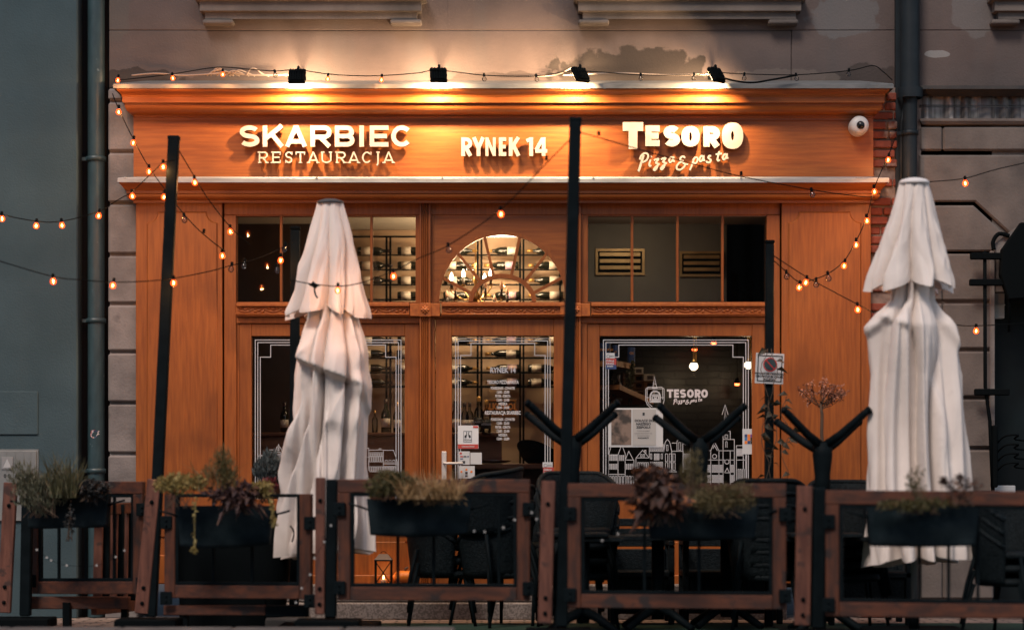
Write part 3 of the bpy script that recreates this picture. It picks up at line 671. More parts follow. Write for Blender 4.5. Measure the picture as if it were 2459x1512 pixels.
h2((1380, 1162), (1475, 1162), (1512, 1275), (1512, 1370)); h2((1380, 1278), (1512, 1278)); h2((1380, 1290), (1512, 1290)); a, b = q2(1390, 1252), q2(1495, 1268); arches(m, a[0], b[0], a[1], b[1], 3); a, b = q2(1385, 1310), q2(1505, 1370); arches(m, a[0], b[0], a[1], b[1], 8)
m.build('town_print', m_line, win1)
# opening hours on the door glass
def door_text(lst):
    m = MB()
    for body, py, cap, wpx in lst:
        size = cap*GD/FOC/.70; cu_w = wpx*GD/FOC
        t0 = MB(); text_mb(t0, body, 0, 0, size, GL, .03)
        xs_ = [v.co.x for v in t0.bm.verts]; f = cu_w/(max(xs_)-min(xs_)); t0.bm.free()
        text_mb(m, body, wx(1207.5, GD), wz(py, GD), size, GL, .03, f)
    return m
HRS = [('PONIEDZIAŁEK - CZWARTEK', 0, 6, 58), ('12:00 - 22:00', 9.3, 6, 30), ('PIĄTEK - SOBOTA', 18.7, 6, 36), ('12:00 - 23:00', 28.1, 6, 30), ('NIEDZIELA', 37.3, 6, 21), ('12:00 - 20:00', 46.4, 6, 30)]
door_text([('RYNEK 14', 894.5, 12.5, 61)]).build('address_lettering', m_line, door)
for head, y0_, w0, y1_ in (('TESORO PIZZA&PASTA', 921, 76, 934.5), ('RESTAURACJA SKARBIEC', 994.5, 86, 1009.3)):
    door_text([(head, y0_, 8.2, w0)]).build('heading_lettering', m_line, door); door_text([(b, y1_+o, c, w) for b, o, c, w in HRS]).build('hours_lettering', m_line, door)

# ------------------------------------------------------------------ raised signs on the fascia
def arc(cx, cy, rx, ry, a0, a1, n=14): return [(cx+rx*cos(radians(a0+(a1-a0)*i/n)), cy+ry*sin(radians(a0+(a1-a0)*i/n))) for i in range(n+1)]
def glyph(ch, w, t):
    l, r, b, u = t/2, w-t/2, t/2, 1-t/2; m = .5; c = w/2
    if ch == 'S': return [arc(c, (m+u)/2+t*.02, (r-l)/2, (u-m)/2, 28, 270)[:-1]+arc(c, (b+m)/2-t*.02, (r-l)/2, (m-b)/2, 90, -152)]
    if ch == 'C': return [arc(c, .5, (r-l)/2, (u-b)/2, 42, 318, 24)]
    if ch == 'O': return [('ring', w, t)]
    if ch == 'K': return [[(l, 0), (l, 1)], [(l, .36), (r+t*.1, 1.0)], [(c-t*.25, .58), (r+t*.15, 0)]]
    if ch == 'A': return [[(l*.9, 0), (c, 1-t*.15)], [(c, 1-t*.15), (w-l*.9, 0)], [(w*.22, .25), (w*.78, .25)], [(c-.001, .9), (c, 1)]]
    if ch == 'R': return [[(l, 0), (l, 1)], [(l, u), (r-.24*1, u)]+arc(r-.24, (u+m-.04)/2, .24, (u-m+.04)/2, 90, -90)[1:]+[(l, m-.04)], [(c-t*.2, m-.04), (r+t*.05, 0)]]
    if ch == 'P': return [[(l, 0), (l, 1)], [(l, u), (r-.22, u)]+arc(r-.22, (u+m-.06)/2, .22, (u-m+.06)/2, 90, -90)[1:]+[(l, m-.06)]]
    if ch == 'B': return [[(l, 0), (l, 1)], [(l, u), (r-.28, u)]+arc(r-.28, (u+m)/2, .25, (u-m)/2, 90, -90)[1:]+[(l, m)], [(l, m), (r-.26, m)]+arc(r-.26, (b+m)/2, .26, (m-b)/2, 90, -90)[1:]+[(l, b)]]
    if ch == 'I': return [[(c, 0), (c, 1)]]
    if ch == 'E': return [[(l, 0), (l, 1)], [(l, u), (w, u)], [(l, m), (w*.92, m)], [(l, b), (w, b)]]
    if ch == 'T': return [[(0, u), (w, u)], [(c, 0), (c, u)]]
    if ch == 'U': return [[(l, 1), (l, b+.24)]+arc(c, b+.26, (r-l)/2, .26, 180, 360)+[(r, 1)]]
    if ch == 'J': return [[(w*.62, 1), (w*.62, .05)]+arc(w*.24, .05, w*.38, .26, 0, -70, 6)]
    if ch == 'N': return [[(l, 0), (l, 1)], [(r, 0), (r, 1)], [(l, .97), (r, .03)]]
    if ch == 'Y': return [[(l*.8, 1), (c, .42)], [(w-l*.8, 1), (c, .42)], [(c, 0), (c, .5)]]
    if ch == '1': return [[(w*.62, 0), (w*.62, 1)], [(w*.02, .80), (w*.62, .92)]]
    if ch == '4': return [[(w*.70, 0), (w*.70, 1)], [(w*.62, .95), (w*.08, .32)], [(0, .27), (w, .27)]]
SERIF = {'R': [('b', .11), ('t', .0), ('b', .93)], 'E': [('t', 0), ('b', .0), ('vt', 1), ('vb', 1)], 'S': [('vt', .95), ('vb', .06)], 'T': [('b', .5), ('vt', .04), ('vt', .96)], 'A': [('b', .06), ('b', .94)], 'U': [('t', .11), ('t', .89)], 'C': [('vt', .93)], 'J': [('t', .62)]}
LY0 = FY-.066
def letter(ch, px0, px1, py0, py1, tpx, parent, serif=False, y0=None, hole=None, side=True, tone=None):
    y0 = LY0 if y0 is None else y0; d = 20+y0; H = wz(py0, d)-wz(py1, d); Wd = (px1-px0)*d/FOC/H; t = tpx*d/FOC/H
    ox, oz = wx(px0, d), wz(py1, d); mf = MB(); ms = MB(); k = 0
    strokes = glyph(ch, Wd, t)
    def put(pts, tt):
        nonlocal k
        P = [(ox+x*H, oz+z*H) for x, z in pts]
        mf.ribbon(P, tt*H, y0-.0004*k, y0+.006, ramp=.00002)
        ms.ribbon(P, (tt+.035)*H, y0+.0062+.0004*k, y0+.030); k += 1
    for s in strokes:
        if isinstance(s[0], str):
            iw, ih = hole or (Wd-2*t, 1-2*t); n = 36
            def se(rx, rz, a, e): return (Wd/2+rx*math.copysign(abs(cos(a))**e, cos(a)), .5+rz*math.copysign(abs(sin(a))**e, sin(a)))
            for mbb, ya, yb, g in ((mf, y0, y0+.006, 0), (ms, y0+.0062, y0+.030, .012)):
                vs = []
                for i in range(n):
                    a = 2*pi*i/n
                    for (rx, rz, e) in ((Wd/2+g, .5+g, .86), (iw/2-g, ih/2-g, .9)):
                        x, z = se(rx, rz, a, e)
                        for yy in (ya, yb): vs.append((ox+x*H, yy, oz+z*H))
                f = []
                for i in range(n):
                    a, b = 4*i, 4*((i+1) % n); f += [(a, b, b+2, a+2), (a+1, a+3, b+3, b+1), (a, a+1, b+1, b), (a+2, b+2, b+3, a+3)]
                mbb.poly(vs, f)
        else: put(s, t)
    if serif:
        for kind, x in SERIF.get(ch, []):
            sw = .30
            if kind == 'b': put([(x*Wd-sw/2+.0, .045), (x*Wd+sw/2, .045)], .095)
            if kind == 't': put([(x*Wd-sw/2+.06*(x == 0), .955), (x*Wd+sw/2, .955)], .095)
            if kind == 'vt': put([(x*Wd, .72), (x*Wd, 1.0)], .07)
            if kind == 'vb': put([(x*Wd, .0), (x*Wd, .28)], .07)
    o = mf.build('letter', tone or m_cream, parent)
    ms.build('letter_side', m_edge, o)
    return o
def sgn(name, label, px, py): return thing(name, label, 'sign', (wx(px), LY0, wz(py)), 'raised lettering along the fascia')
def k1(x): return 540.3+.34178*x
def k2(x): return 1380.7+.31737*x
def ky(y): return 276.1+.34178*y
def ky2(y): return 276.1+.31737*y
s = sgn('raised_sign', 'biggest wide cream capitals, the word above the smaller spaced serif capitals', 780, 352)
for ch, a, b in (('S', 103, 241), ('K', 265, 412), ('A', 422, 576), ('R', 600, 748), ('B', 772, 910), ('I', 943, 977), ('E', 1017, 1148), ('C', 1168, 1316)): letter(ch, k1(a), k1(b), 301.7, 352.3, 10.6, s)
s = sgn('raised_sign', 'smaller spaced cream serif capitals under the biggest wide word', 780, 392)
for ch, a, b in (('R', 237, 300), ('E', 332, 388), ('S', 424, 473), ('T', 497, 562), ('A', 583, 657), ('U', 678, 748), ('R', 782, 847), ('A', 868, 942), ('C', 963, 1030), ('J', 1050, 1090), ('A', 1113, 1187)): letter(ch, k1(a), k1(b), 364.3, 391.6, 3.4, s, True)
s = sgn('raised_sign', 'narrow cream street address in condensed capitals and a number, middle of the fascia', 1210, 375)
for ch, a, b in (('R', 1660, 1736), ('Y', 1738, 1824), ('N', 1830, 1902), ('E', 1924, 1976), ('K', 1994, 2072), ('1', 2118, 2172), ('4', 2180, 2264)): letter(ch, k1(a), k1(b), 330, 374.6, 9.0 if ch != 'N' else 7.0, s)
s = sgn('raised_sign', 'chunky rounded cream capitals, the heavy word above the slanted script', 1640, 355)
for ch, a, b, c, e, t, h in (('T', 362, 516, 55, 258, 21, None), ('E', 533, 641, 80, 236, 14.5, None), ('S', 670, 795, 82, 238, 15.5, None), ('O', 805, 944, 85, 240, 18, (.13, .42)), ('R', 972, 1097, 86, 241, 15.0, None), ('O', 1112, 1273, 58, 257, 20, (.11, .34))):
    letter(ch, k2(a), k2(b), ky2(c), ky2(e), t, s, hole=h)
SCRIPT = [[(478, 425), (486, 412), (505, 350), (520, 305)], [(492, 338), (500, 310), (522, 292), (545, 292), (554, 312), (543, 340), (516, 356), (505, 350)], [(572, 338), (562, 372), (566, 386), (578, 382)], [(577, 318), (581, 314)],
    [(598, 345), (612, 336), (632, 334), (612, 362), (626, 368), (622, 395), (606, 418), (596, 412), (612, 392), (640, 368)], [(652, 338), (666, 329), (686, 327), (666, 355), (680, 361), (676, 388), (660, 411), (650, 405), (666, 385), (694, 361)],
    [(746, 325), (728, 320), (712, 342), (718, 358), (732, 350), (746, 325), (742, 348), (756, 348)],
    [(832, 326), (820, 314), (802, 322), (798, 342), (818, 350), (790, 362), (770, 388), (774, 410), (798, 414), (820, 398), (834, 376), (820, 366), (838, 372), (856, 374)],
    [(900, 330), (888, 372), (868, 418)], [(893, 345), (908, 324), (926, 326), (926, 346), (912, 366), (896, 362)], [(974, 316), (956, 311), (942, 335), (948, 352), (962, 342), (974, 316), (970, 342), (984, 340)],
    [(1030, 310), (1014, 312), (1010, 328), (1026, 340), (1020, 358), (1000, 358), (994, 348)], [(1092, 276), (1078, 330), (1082, 346), (1096, 340)], [(1064, 300), (1112, 292)], [(1150, 302), (1132, 298), (1118, 322), (1124, 338), (1138, 328), (1150, 302), (1146, 326), (1160, 324)]]
def script(mb, fx_, fz_, w, y0, y1):
    for i, s_ in enumerate(SCRIPT):
        P = [(fx_(p.x), fz_(p.y)) for p in catmull([(a, b, 0) for a, b in s_], 5)]
        mb.ribbon(P, w*(1.0 if i not in (0,) else 1.25), y0-.0004*i, y1, ramp=.00001)
s = sgn('raised_sign', 'slanted cream handwritten script under the chunky rounded capitals', 1640, 412)
d = 20+LY0; m = MB(); script(m, lambda a: wx(k2(a), d), lambda b: wz(ky2(b), d), 4.3*d/FOC, LY0, LY0+.006); o = m.build('letter', m_cream, s)
m = MB(); script(m, lambda a: wx(k2(a), d), lambda b: wz(ky2(b), d), 5.4*d/FOC, LY0+.0130, LY0+.028); m.build('letter_side', m_edge, o)
# the same word and script in film on the right-hand window
m = MB(); g = GL
for ch, a, b in (('T', 702, 765), ('E', 772, 820), ('S', 828, 890), ('O', 898, 965), ('R', 974, 1032), ('O', 1036, 1102)):
    d = GD; x0, x1, y0_, y1_ = q(a, 0)[0], q(b, 0)[0], q(0, 552)[1], q(0, 634)[1]; H = (y1_-y0_)*d/FOC; Wd = (x1-x0)/(y1_-y0_); t = .26
    for i, s_ in enumerate(glyph(ch, Wd, t)):
        if isinstance(s_[0], str): m.ribbon([(wx(x0, d)+x*H, wz(y1_, d)+z*H) for x, z in arc(Wd/2, .5, Wd/2-t/2, .5-t/2, 0, 360, 20)[:-1]], t*H, g-.001*i, g+.001, True)
        else: m.ribbon([(wx(x0, d)+x*H, wz(y1_, d)+z*H) for x, z in s_], t*H, g-.0005*i, g+.001)
script(m, lambda a: wx(q(765+(a-478)*.412, 0)[0], GD), lambda b: wz(q(0, 700-(425-b)*.40)[1], GD), 1.9*GD/FOC, g, g+.001)
m.build('shop_lettering', mat('grey white window film', (.55, .53, .54), .6), win2)

# ------------------------------------------------------------------ floodlights over the cornice
m_led = emit('warm floodlight lens', (1, .62, .30), 9)
FLOOD_W = 30.0
def flood(px, py, yaw, label, tiltx=0.0):
    Y = -.53; d = 20+Y; P = wp(px, py, d); t = thing('floodlight', label, 'floodlight', P, 'floodlights above the cornice')
    R = Matrix.Rotation(yaw, 4, 'Z') @ Matrix.Rotation(radians(-32), 4, 'X')    # housing faces down and back to the fascia
    def place(o): o.matrix_basis = R; return o
    a = MB(); a.box(-.072, .072, -.012, .022, -.074, .074, .008)
    for i in range(6): a.box(-.06+.0215*i, -.048+.0215*i, -.026, -.0125, -.06, .06)
    for v in a.bm.verts: v.co = (v.co.x, v.co.y, v.co.z)
    h = a.build('housing', m_blk2); h.parent = t; h.matrix_basis = R; ROOT[h.name] = Vector((0, 0, 0))
    l = MB(); l.box(-.06, .06, .0225, .026, -.047, .047); lo = l.build('lens', m_led); lo.parent = t; lo.matrix_basis = R
    b = MB(); b.tube([P+Vector((0, 0, .03)), P+Vector((0, .12, .10)), Vector((P.x, -.005, P.z+.10))], .011, 8); b.box(P.x-.03, P.x+.03, -.02, 0, P.z+.05, P.z+.15, .004)
    b.build('bracket', m_blk2, t)
    li = bpy.data.lights.new('flood_lamp', 'AREA'); li.shape = 'RECTANGLE'; li.size = .08; li.size_y = .06; li.energy = FLOOD_W; li.color = (1, .64, .36)
    lb = bpy.data.objects.new('flood_lamp', li); COL.objects.link(lb); lb.parent = t
    lb.matrix_basis = R @ Matrix.Translation((0, .032, 0)) @ Matrix.Rotation(radians(90), 4, 'X')
    return t
flood(713, 183, 0, 'black floodlight above the wide capitals, seen square on, by the tangle of pale cable')
flood(1053, 180, radians(6), 'black floodlight above the cornice between the wide capitals and the street address')
flood(1394, 179, radians(38), 'black floodlight turned sideways in front of the edge of the brown damp stain')
flood(1721, 180, radians(46), 'black floodlight turned sideways above the chunky rounded word, dark cable loop below it')
# spare cable lying on the cornice
m = MB(); rnd = random.Random(12)
m.tube(catmull([(wx(330), -.30, wz(196)), (wx(390), -.33, wz(193)), (wx(450), -.30, wz(196)), (wx(520), -.33, wz(194)), (wx(560), -.31, wz(188)), (wx(600), -.3, wz(195)), (wx(700), -.32, wz(196))], 6), .007, 6)
for i in range(7):
    x = 500+rnd.uniform(0, 110); m.tube(catmull([(wx(x), -.3, wz(197)), (wx(x+18), -.34, wz(180+rnd.uniform(0, 10))), (wx(x+40), -.3, wz(186+rnd.uniform(0, 8))), (wx(x+55), -.28, wz(197))], 5), .006, 6)
tag(m.build('cable_bundle', mat('pale plastic cable', (.24, .2, .17), .6), off=(wx(540), -.3, wz(196))), 'tangle of pale cable lying on the flashing above the wide capitals', 'cable')
m = MB(); m.tube(catmull([(wx(1350), -.3, wz(196)), (wx(1480), -.34, wz(193)), (wx(1600), -.33, wz(197)), (wx(1690), -.42, wz(199))], 6), .007, 6); m.tube(catmull([(wx(1270), -.2, wz(193)), (wx(1330), -.2, wz(191)), (wx(1370), -.4, wz(183))], 6), .006, 6)
tag(m.build('power_cable', bpy.data.materials['pale plastic cable'], off=(wx(1500), -.3, wz(195))), 'pale cable running along the flashing below the damp stain', 'cable')
m = MB(); m.tube(catmull([(wx(1690), -.46, wz(197)), (wx(1740), -.46, wz(214)), (wx(1790), -.46, wz(221)), (wx(1840), -.46, wz(214)), (wx(1900), -.44, wz(202))], 6), .008, 6)
tag(m.build('cable_loop', m_blk2, off=(wx(1790), -.46, wz(215))), 'black cable sagging in a loop over the cornice edge', 'cable')
# security camera
P = wp(2065, 300, 19.7); t = thing('security_camera', 'white dome security camera at the end of the fascia beside bare brick', 'camera', P)
m = MB(); m.lathe([(.082, .14), (.082, .03), (.072, .0), (.045, -.014), (.0, -.014)], P, 28, 'Y'); m.build('housing', m_white, t)
m = MB(); m.ball(P+Vector((0.004, -.008, -.004)), .036, n=14); m.build('lens', mat('black camera lens', (.005, .005, .006), .12), t)

# ------------------------------------------------------------------ downpipes and the neighbouring house
def downpipe(name, label, px, Y, segs, mt, clamps):
    d = 20+Y; t = thing(name, label, 'downpipe', (wx(px, d), Y, 0))
    m = MB()
    for py0, py1, r in segs: m.lathe([(r, wz(py1, d)), (r, wz(py0, d))], (wx(px, d), Y, 0), 24)
    m.build('pipe', mt, t)
    for py, r in clamps:
        c = MB(); c.lathe([(r, wz(py+6, d)), (r+.012, wz(py+5, d)), (r+.012, wz(py-5, d)), (r, wz(py-6, d))], (wx(px, d), Y, 0), 24); c.box(wx(px, d)-r-.05, wx(px, d)-r+.01, Y-.01, Y+.01, wz(py+4, d), wz(py-4, d)); c.build('clamp', mt, t)
    return t
dp = downpipe('downpipe', 'tall blue grey steel downpipe in the dark gap between the two houses', 231, -.02, [(-60, 380, .073), (378, 386, .079), (386, 1480, .073)], m_pipe, [(382, .075), (770, .074), (1130, .074)])
downpipe('downpipe', 'almost black downpipe beside the bare brickwork behind a closed parasol', 2185, -.12, [(-60, 212, .085), (212, 236, .11), (236, 1480, .062)], m_pipe2, [(320, .063), (520, .063)])
m = MB(); m.box(wx(2148), wx(2166), -.06, .0, 0, wz(-60)); m.tube([(wx(2172), -.12, wz(240)), (wx(2160), -.1, wz(300)), (wx(2158), -.1, wz(700))], .018, 8)
tag(m.build('conduit', m_pipe2, off=(wx(2160), -.06, 0)), 'thin dark conduit running up beside the almost black downpipe', 'conduit')
m = MB(); P = wp(228, 1041, 19.9)
pts = [(-.033, .0), (-.026, .03), (-.005, .036), (.012, .024), (.03, .028), (.022, .008), (.03, -.004), (.014, -.012), (.008, -.034), (-.018, -.036), (-.034, -.018)]
m.poly([(P.x+x*1.25, -.02-sqrt(max(.0755**2-(x*1.25+.006)**2, 0)), P.z+z) for x, z in pts], [tuple(range(len(pts)))])
tag(m.build('sticker', mat('worn red white sticker', (.5, .46, .45), .5, col2=(.30, .05, .05), scale=45, contrast=(.5, .56), spots=((.03, .05, .12), 40, .56, .6)), off=P), 'torn red and white sticker on the blue grey downpipe', 'sticker')
m_blue = patch_plaster('grey blue render', (.050, .088, .102), (.034, .064, .075), [(wx(140), wz(770), .02, .02, (.01, .015, .018), .9), (wx(75), wz(845), .02, .02, (.01, .015, .018), .9), (wx(20), wz(620), .25, .4, (.045, .078, .088), .5)], streak=(.045, .075, .085))
nb = thing('neighbour_house', 'neighbouring house with plain grey blue rendered wall and painted meter doors', 'building', (wx(100), .0, 0))
m = MB(); m.box(wx(-700), wx(192), -.12, .6, 0, wz(-120), .01); m.build('wall', m_blue, nb)
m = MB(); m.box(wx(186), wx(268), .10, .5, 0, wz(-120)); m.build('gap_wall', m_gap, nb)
d = 19.87; m = MB(); m.box(wx(-60, d), wx(91, d), -.135, -.1, wz(1043, d), wz(939, d), .005); o = m.build('wall_hatch', m_blue, nb)
m = MB(); m.box(wx(-70, d), wx(92, d), -.13, -.1, wz(1250, d), wz(1078, d)); m.box(wx(-66, d), wx(88, d), -.145, -.131, wz(1250, d), wz(1082, d), .004)
for px in (16, 38, 58, 75): m.box(wx(px, d)-.002, wx(px, d)+.002, -.1475, -.1445, wz(1250, d), wz(1084, d))
o = m.build('meter_door', mat('grey white painted door', (.21, .225, .222), .6, col2=(.155, .17, .168), scale=4, spots=((.10, .10, .10), 8, .68, .74)), nb)
m = MB(); m.box(wx(5, d), wx(32, d), -.153, -.148, wz(1126, d), wz(1096, d), .001); m.build('notice_plate', mat('faded notice', (.24, .25, .25), .6), o)
m = MB(); text_mb(m, '0 0', wx(18, d), wz(1146, d), .045, -.1495, .01); m.build('door_number', m_pipe2, o)
m = MB(); m.prism(pl([(9, 1122), (28, 1122), (18.5, 1101)], d), -.155, -.153); m.build('notice_mark', mat('grey notice print', (.40, .42, .42), .7), o)

# ------------------------------------------------------------------ iron frame by the far door
t = thing('iron_frame', 'black iron frame with flat bars and cable loops on grey stone by the dark door', 'iron frame', (wx(2370), -.2, 0))
for py, a, b in ((615, 2330, 2700), (678, 2328, 2424), (941, 2340, 2424)): m = MB(); m.box(wx(a, 19.8), wx(b, 19.8), -.22, -.17, wz(py+8, 19.8), wz(py-8, 19.8), .008); m.build('flat_bar', m_blk2, t)
m = MB(); m.tube([(wx(2366, 19.8), -.18, wz(608)), (wx(2367, 19.8), -.18, wz(930)), (wx(2378, 19.8), -.18, wz(1010)), (wx(2386, 19.8), -.18, wz(1200))], .016, 8); m.tube([(wx(2424, 19.8), -.18, wz(608)), (wx(2424, 19.8), -.18, wz(800))], .012, 8); m.build('upright_rod', m_blk2, t)
m = MB(); m.prism(pl([(2400, 660), (2404, 600), (2450, 535), (2700, 540), (2700, 700), (2420, 720)], 19.8), -.24, -.16, .01); m.build('hood', m_blk2, t)
m = MB(); m.tube(catmull([(wx(2388, 19.8), -.18, wz(605)), (wx(2386, 19.8), -.18, wz(585)), (wx(2400, 19.8), -.18, wz(567)), (wx(2425, 19.8), -.18, wz(572))], 5), .018, 8); m.build('hook', m_blk2, t)
m = MB(); m.prism(pl([(2392, 612), (2382, 590), (2440, 545), (2425, 600)], 19.85), -.15, -.13); m.build('side_plate', m_stone, t)
for k in range(4):
    m = MB(); y = 1050+k*22; m.tube(catmull([(wx(2386), -.15, wz(y+14)), (wx(2400), -.24, wz(y-2)), (wx(2430), -.26, wz(y-4)), (wx(2444), -.2, wz(y+8)), (wx(2700), -.1, wz(y+4))], 5), .008, 6); m.build('cable_loop', m_blk2, t)
m = MB(); m.box(wx(2372), wx(2385), -.2, -.1, wz(1170), wz(1022), .01); m.build('junction_box', m_blk2, t)

# ------------------------------------------------------------------ closed parasols
def interp(tab, y):
    if y <= tab[0][0]: return tab[0][1:]
    for a, b in zip(tab, tab[1:]):
        if y <= b[0]:
            u = (y-a[0])/(b[0]-a[0]); u = u*u*(3-2*u) if False else u
            return tuple(p+(q_-p)*u for p, q_ in zip(a[1:], b[1:]))
    return tab[-1][1:]
def cloth(mb, tab, y0, y1, d, n, amp, phi, rows, hem=None, creases=(), seed=0, sharp=.62, depth=.85, ntheta=340, wob=.25):
    vs = []; off = noise.noise(Vector((seed*3.1, .5, 0)))
    s = d/FOC
    for j in range(rows+1):
        u = j/rows
        for i in range(ntheta):
            th = 2*pi*i/ntheta
            py = y0+(y1-y0)*u
            xl, xr = interp(tab, py); hw = (xr-xl)/2; c = (xl+xr)/2
            w = th+wob*noise.noise(Vector((cos(th)*1.3+seed, sin(th)*1.3, u*1.4)))+phi(u)
            lobe = abs(sin(n*w/2))**sharp
            lobe2 = abs(sin((n+3)*w/2+1.3*seed+u))**sharp
            a = amp(u); f = 1-a*(1-lobe)-.35*a*(1-lobe2)*u
            rr = hw*s*f*(1+.05*noise.noise(Vector((cos(th)*2, sin(th)*2, u*5+seed)))*u)
            rg = 1-2*abs(noise.noise(Vector((cos(th)*3.2+seed*5, sin(th)*3.2, u*2.6+cos(th)*1.5)))); rg2 = abs(sin(11.5*w+2.3*sin(u*5+seed)))**.6; rr *= 1+(.045+.05*u)*rg-.045*(1-rg2)*(.35+.65*u)
            x = wx(c, d)+rr*cos(th); y = d-20-rr*depth*sin(th)
            z = wz(py+(hem(th, lobe) if hem else 0)*u**8, d)
            if sin(th) > -.2 and creases:
                ppx = CX+x/s; ppy = HOR-(z-CAMZ)/s; e = 0
                for ax, ay, bx, by, wu, wl, h in creases:
                    lx, ly = bx-ax, by-ay; L = sqrt(lx*lx+ly*ly); t_ = ((ppx-ax)*lx+(ppy-ay)*ly)/L/L; nn = ((ppx-ax)*ly-(ppy-ay)*lx)/L
                    e_ = math.exp(-max(0, abs(t_-.5)-.42)**2*18); e += h*e_*(math.exp(-(nn/wu)**2) if nn > 0 else math.exp(-(nn/wl)**2))
                y -= e*(.3+.7*max(0, sin(th)))
                x += e*.35*cos(th)
            vs.append((x, y, z))
    f = [(j*ntheta+i, j*ntheta+(i+1) % ntheta, (j+1)*ntheta+(i+1) % ntheta, (j+1)*ntheta+i) for j in range(rows) for i in range(ntheta)]
    mb.poly(vs, f, True)
def parasol(label, d, cap, upper, skirt_y, lower, bottom, seed, creases, pole_x, capmat, strap=True, hemamp=24, base=True):
    t = thing('parasol', label, 'parasol', (wx(pole_x, d), d-20, 0), 'closed parasols')
    m = MB(); s = d/FOC
    cloth(m, upper, cap[1], skirt_y, d, 8, lambda u: .16+.34*u, lambda u: .5+seed*.3, 60, hem=lambda th, l: hemamp*(l-.6)+6*sin(2*th+seed), seed=seed, sharp=.8)
    m.build('upper_canopy', m_fab, t)
    m = MB(); cloth(m, lower, lower[0][0], bottom, d, 9, lambda u: .50+.10*min(1, u*1.6), lambda u: .5*sin(u*2.6+seed), 110, hem=lambda th, l: 14*(l-.4)+12*cos(th+2.2), creases=creases, seed=seed+2, sharp=1.0, depth=.85, wob=.6)
    m.build('lower_canopy', m_fab, t)
    m = MB(); R = cap[2]*s; m.lathe([(0, wz(cap[0], d)), (R*.5, wz(cap[0]+1.5, d)), (R*.85, wz(cap[0]+5, d)), (R*1.0, wz(cap[1]-3, d)), (R*1.03, wz(cap[1]+2, d)), (R*.9, wz(cap[1]+3, d))], (wx((upper[0][1]+upper[0][2])/2, d), d-20, 0), 28)
    m.build('top_cap', capmat, t)
    m = MB(); m.tube([(wx(pole_x, d), d-20, .08), (wx(pole_x, d), d-20, wz(cap[1]+10, d))], .024, 12); m.build('pole', mat('grey aluminium pole', (.4, .4, .4), .4, .6) if 'grey aluminium pole' not in bpy.data.materials else bpy.data.materials['grey aluminium pole'], t)
    if base:
        m = MB(); X, Y = wx(pole_x, d), d-20; m.box(X-.38, X+.38, Y-.38, Y+.38, .019, .075, .01); m.tube([(X, Y, .075), (X, Y, .3)], .04, 12); m.build('base', m_blk2, t)
    return t
m_cap = mat('dark grey cloth cap', (.05, .055, .06), .8, col2=(.08, .085, .09), scale=30)
p1 = parasol('closed off white parasol with dark cap, a bulb and knotted cord hanging across it', 18.0, (477, 487, 32),
    [(484, 762, 824), (500, 759, 828), (560, 741, 845), (640, 713, 863), (700, 695, 877), (745, 680, 888), (775, 678, 890)], 752,
    [(732, 742, 856), (768, 736, 860), (800, 718, 870), (850, 706, 880), (900, 698, 884), (960, 700, 886), (1040, 690, 886), (1120, 680, 884), (1180, 672, 890), (1260, 660, 905), (1340, 652, 912)], 1325, 1.0,
    [(735, 866, 835, 913, 95, 6, .15), (842, 917, 796, 1010, 45, 8, .07), (700, 893, 742, 842, 30, 8, .05), (886, 930, 858, 840, 40, 10, .04), (700, 1090, 716, 900, 22, 10, .04), (806, 1150, 850, 1010, 30, 8, .045), (770, 1140, 757, 900, 12, 6, .04), (778, 1300, 772, 930, 14, 4, .06), (790, 1300, 787, 930, 9, 4, .05), (842, 1320, 856, 1000, 22, 5, .06), (700, 1290, 722, 960, 22, 5, .06), (872, 1300, 868, 960, 18, 5, .06), (735, 1300, 742, 1010, 16, 4, .05), (846, 918, 884, 985, 40, 6, .07)], 793, m_cap)
m = MB(); d = 17.55
m.prism(pl([(739, 680), (747, 682), (752, 675), (757, 680), (770, 685), (762, 688), (756, 694), (750, 688), (744, 686)], d), d-20.02, d-19.98, .004); m.tube(catmull([(wx(755, d), d-20, wz(690, d)), (wx(757, d), d-20.01, wz(705, d)), (wx(763, d), d-20.02, wz(716, d))], 4), .006, 6)
m.build('cord_knot', m_blk2, p1, )
m = MB(); d = 17.6; m.tube(catmull([(wx(697, d), d-20, wz(1262, d)), (wx(705, d), d-20.02, wz(1272, d)), (wx(706, d), d-20.02, wz(1285, d)), (wx(701, d), d-20, wz(1300, d))], 5), .006, 6); m.build('strap_loop', m_blk2, p1)
parasol('closed off white parasol with pale cap standing before the rusticated grey stone', 17.3, (427, 440, 36),
    [(436, 2161, 2229), (460, 2154, 2236), (520, 2136, 2250), (600, 2106, 2272), (660, 2080, 2291), (700, 2068, 2300)], 688,
    [(674, 2145, 2240), (722, 2140, 2244), (748, 2112, 2262), (785, 2078, 2286), (830, 2082, 2296), (900, 2088, 2304), (1000, 2080, 2314), (1100, 2074, 2322), (1180, 2068, 2332), (1280, 2058, 2340), (1350, 2050, 2350)], 1345, 3.0,
    [(2080, 800, 2120, 765, 40, 8, .06), (2258, 775, 2300, 830, 60, 10, .07), (2120, 760, 2175, 790, 26, 8, .05), (2128, 1320, 2142, 800, 18, 5, .07), (2176, 1320, 2166, 810, 16, 5, .06), (2204, 1330, 2198, 800, 14, 4, .06), (2262, 1320, 2246, 900, 26, 6, .06), (2300, 1330, 2290, 950, 22, 6, .05), (2100, 1300, 2110, 900, 20, 5, .06)], 2195, mat('off white cloth cap', (.76, .72, .69), .85), hemamp=28)

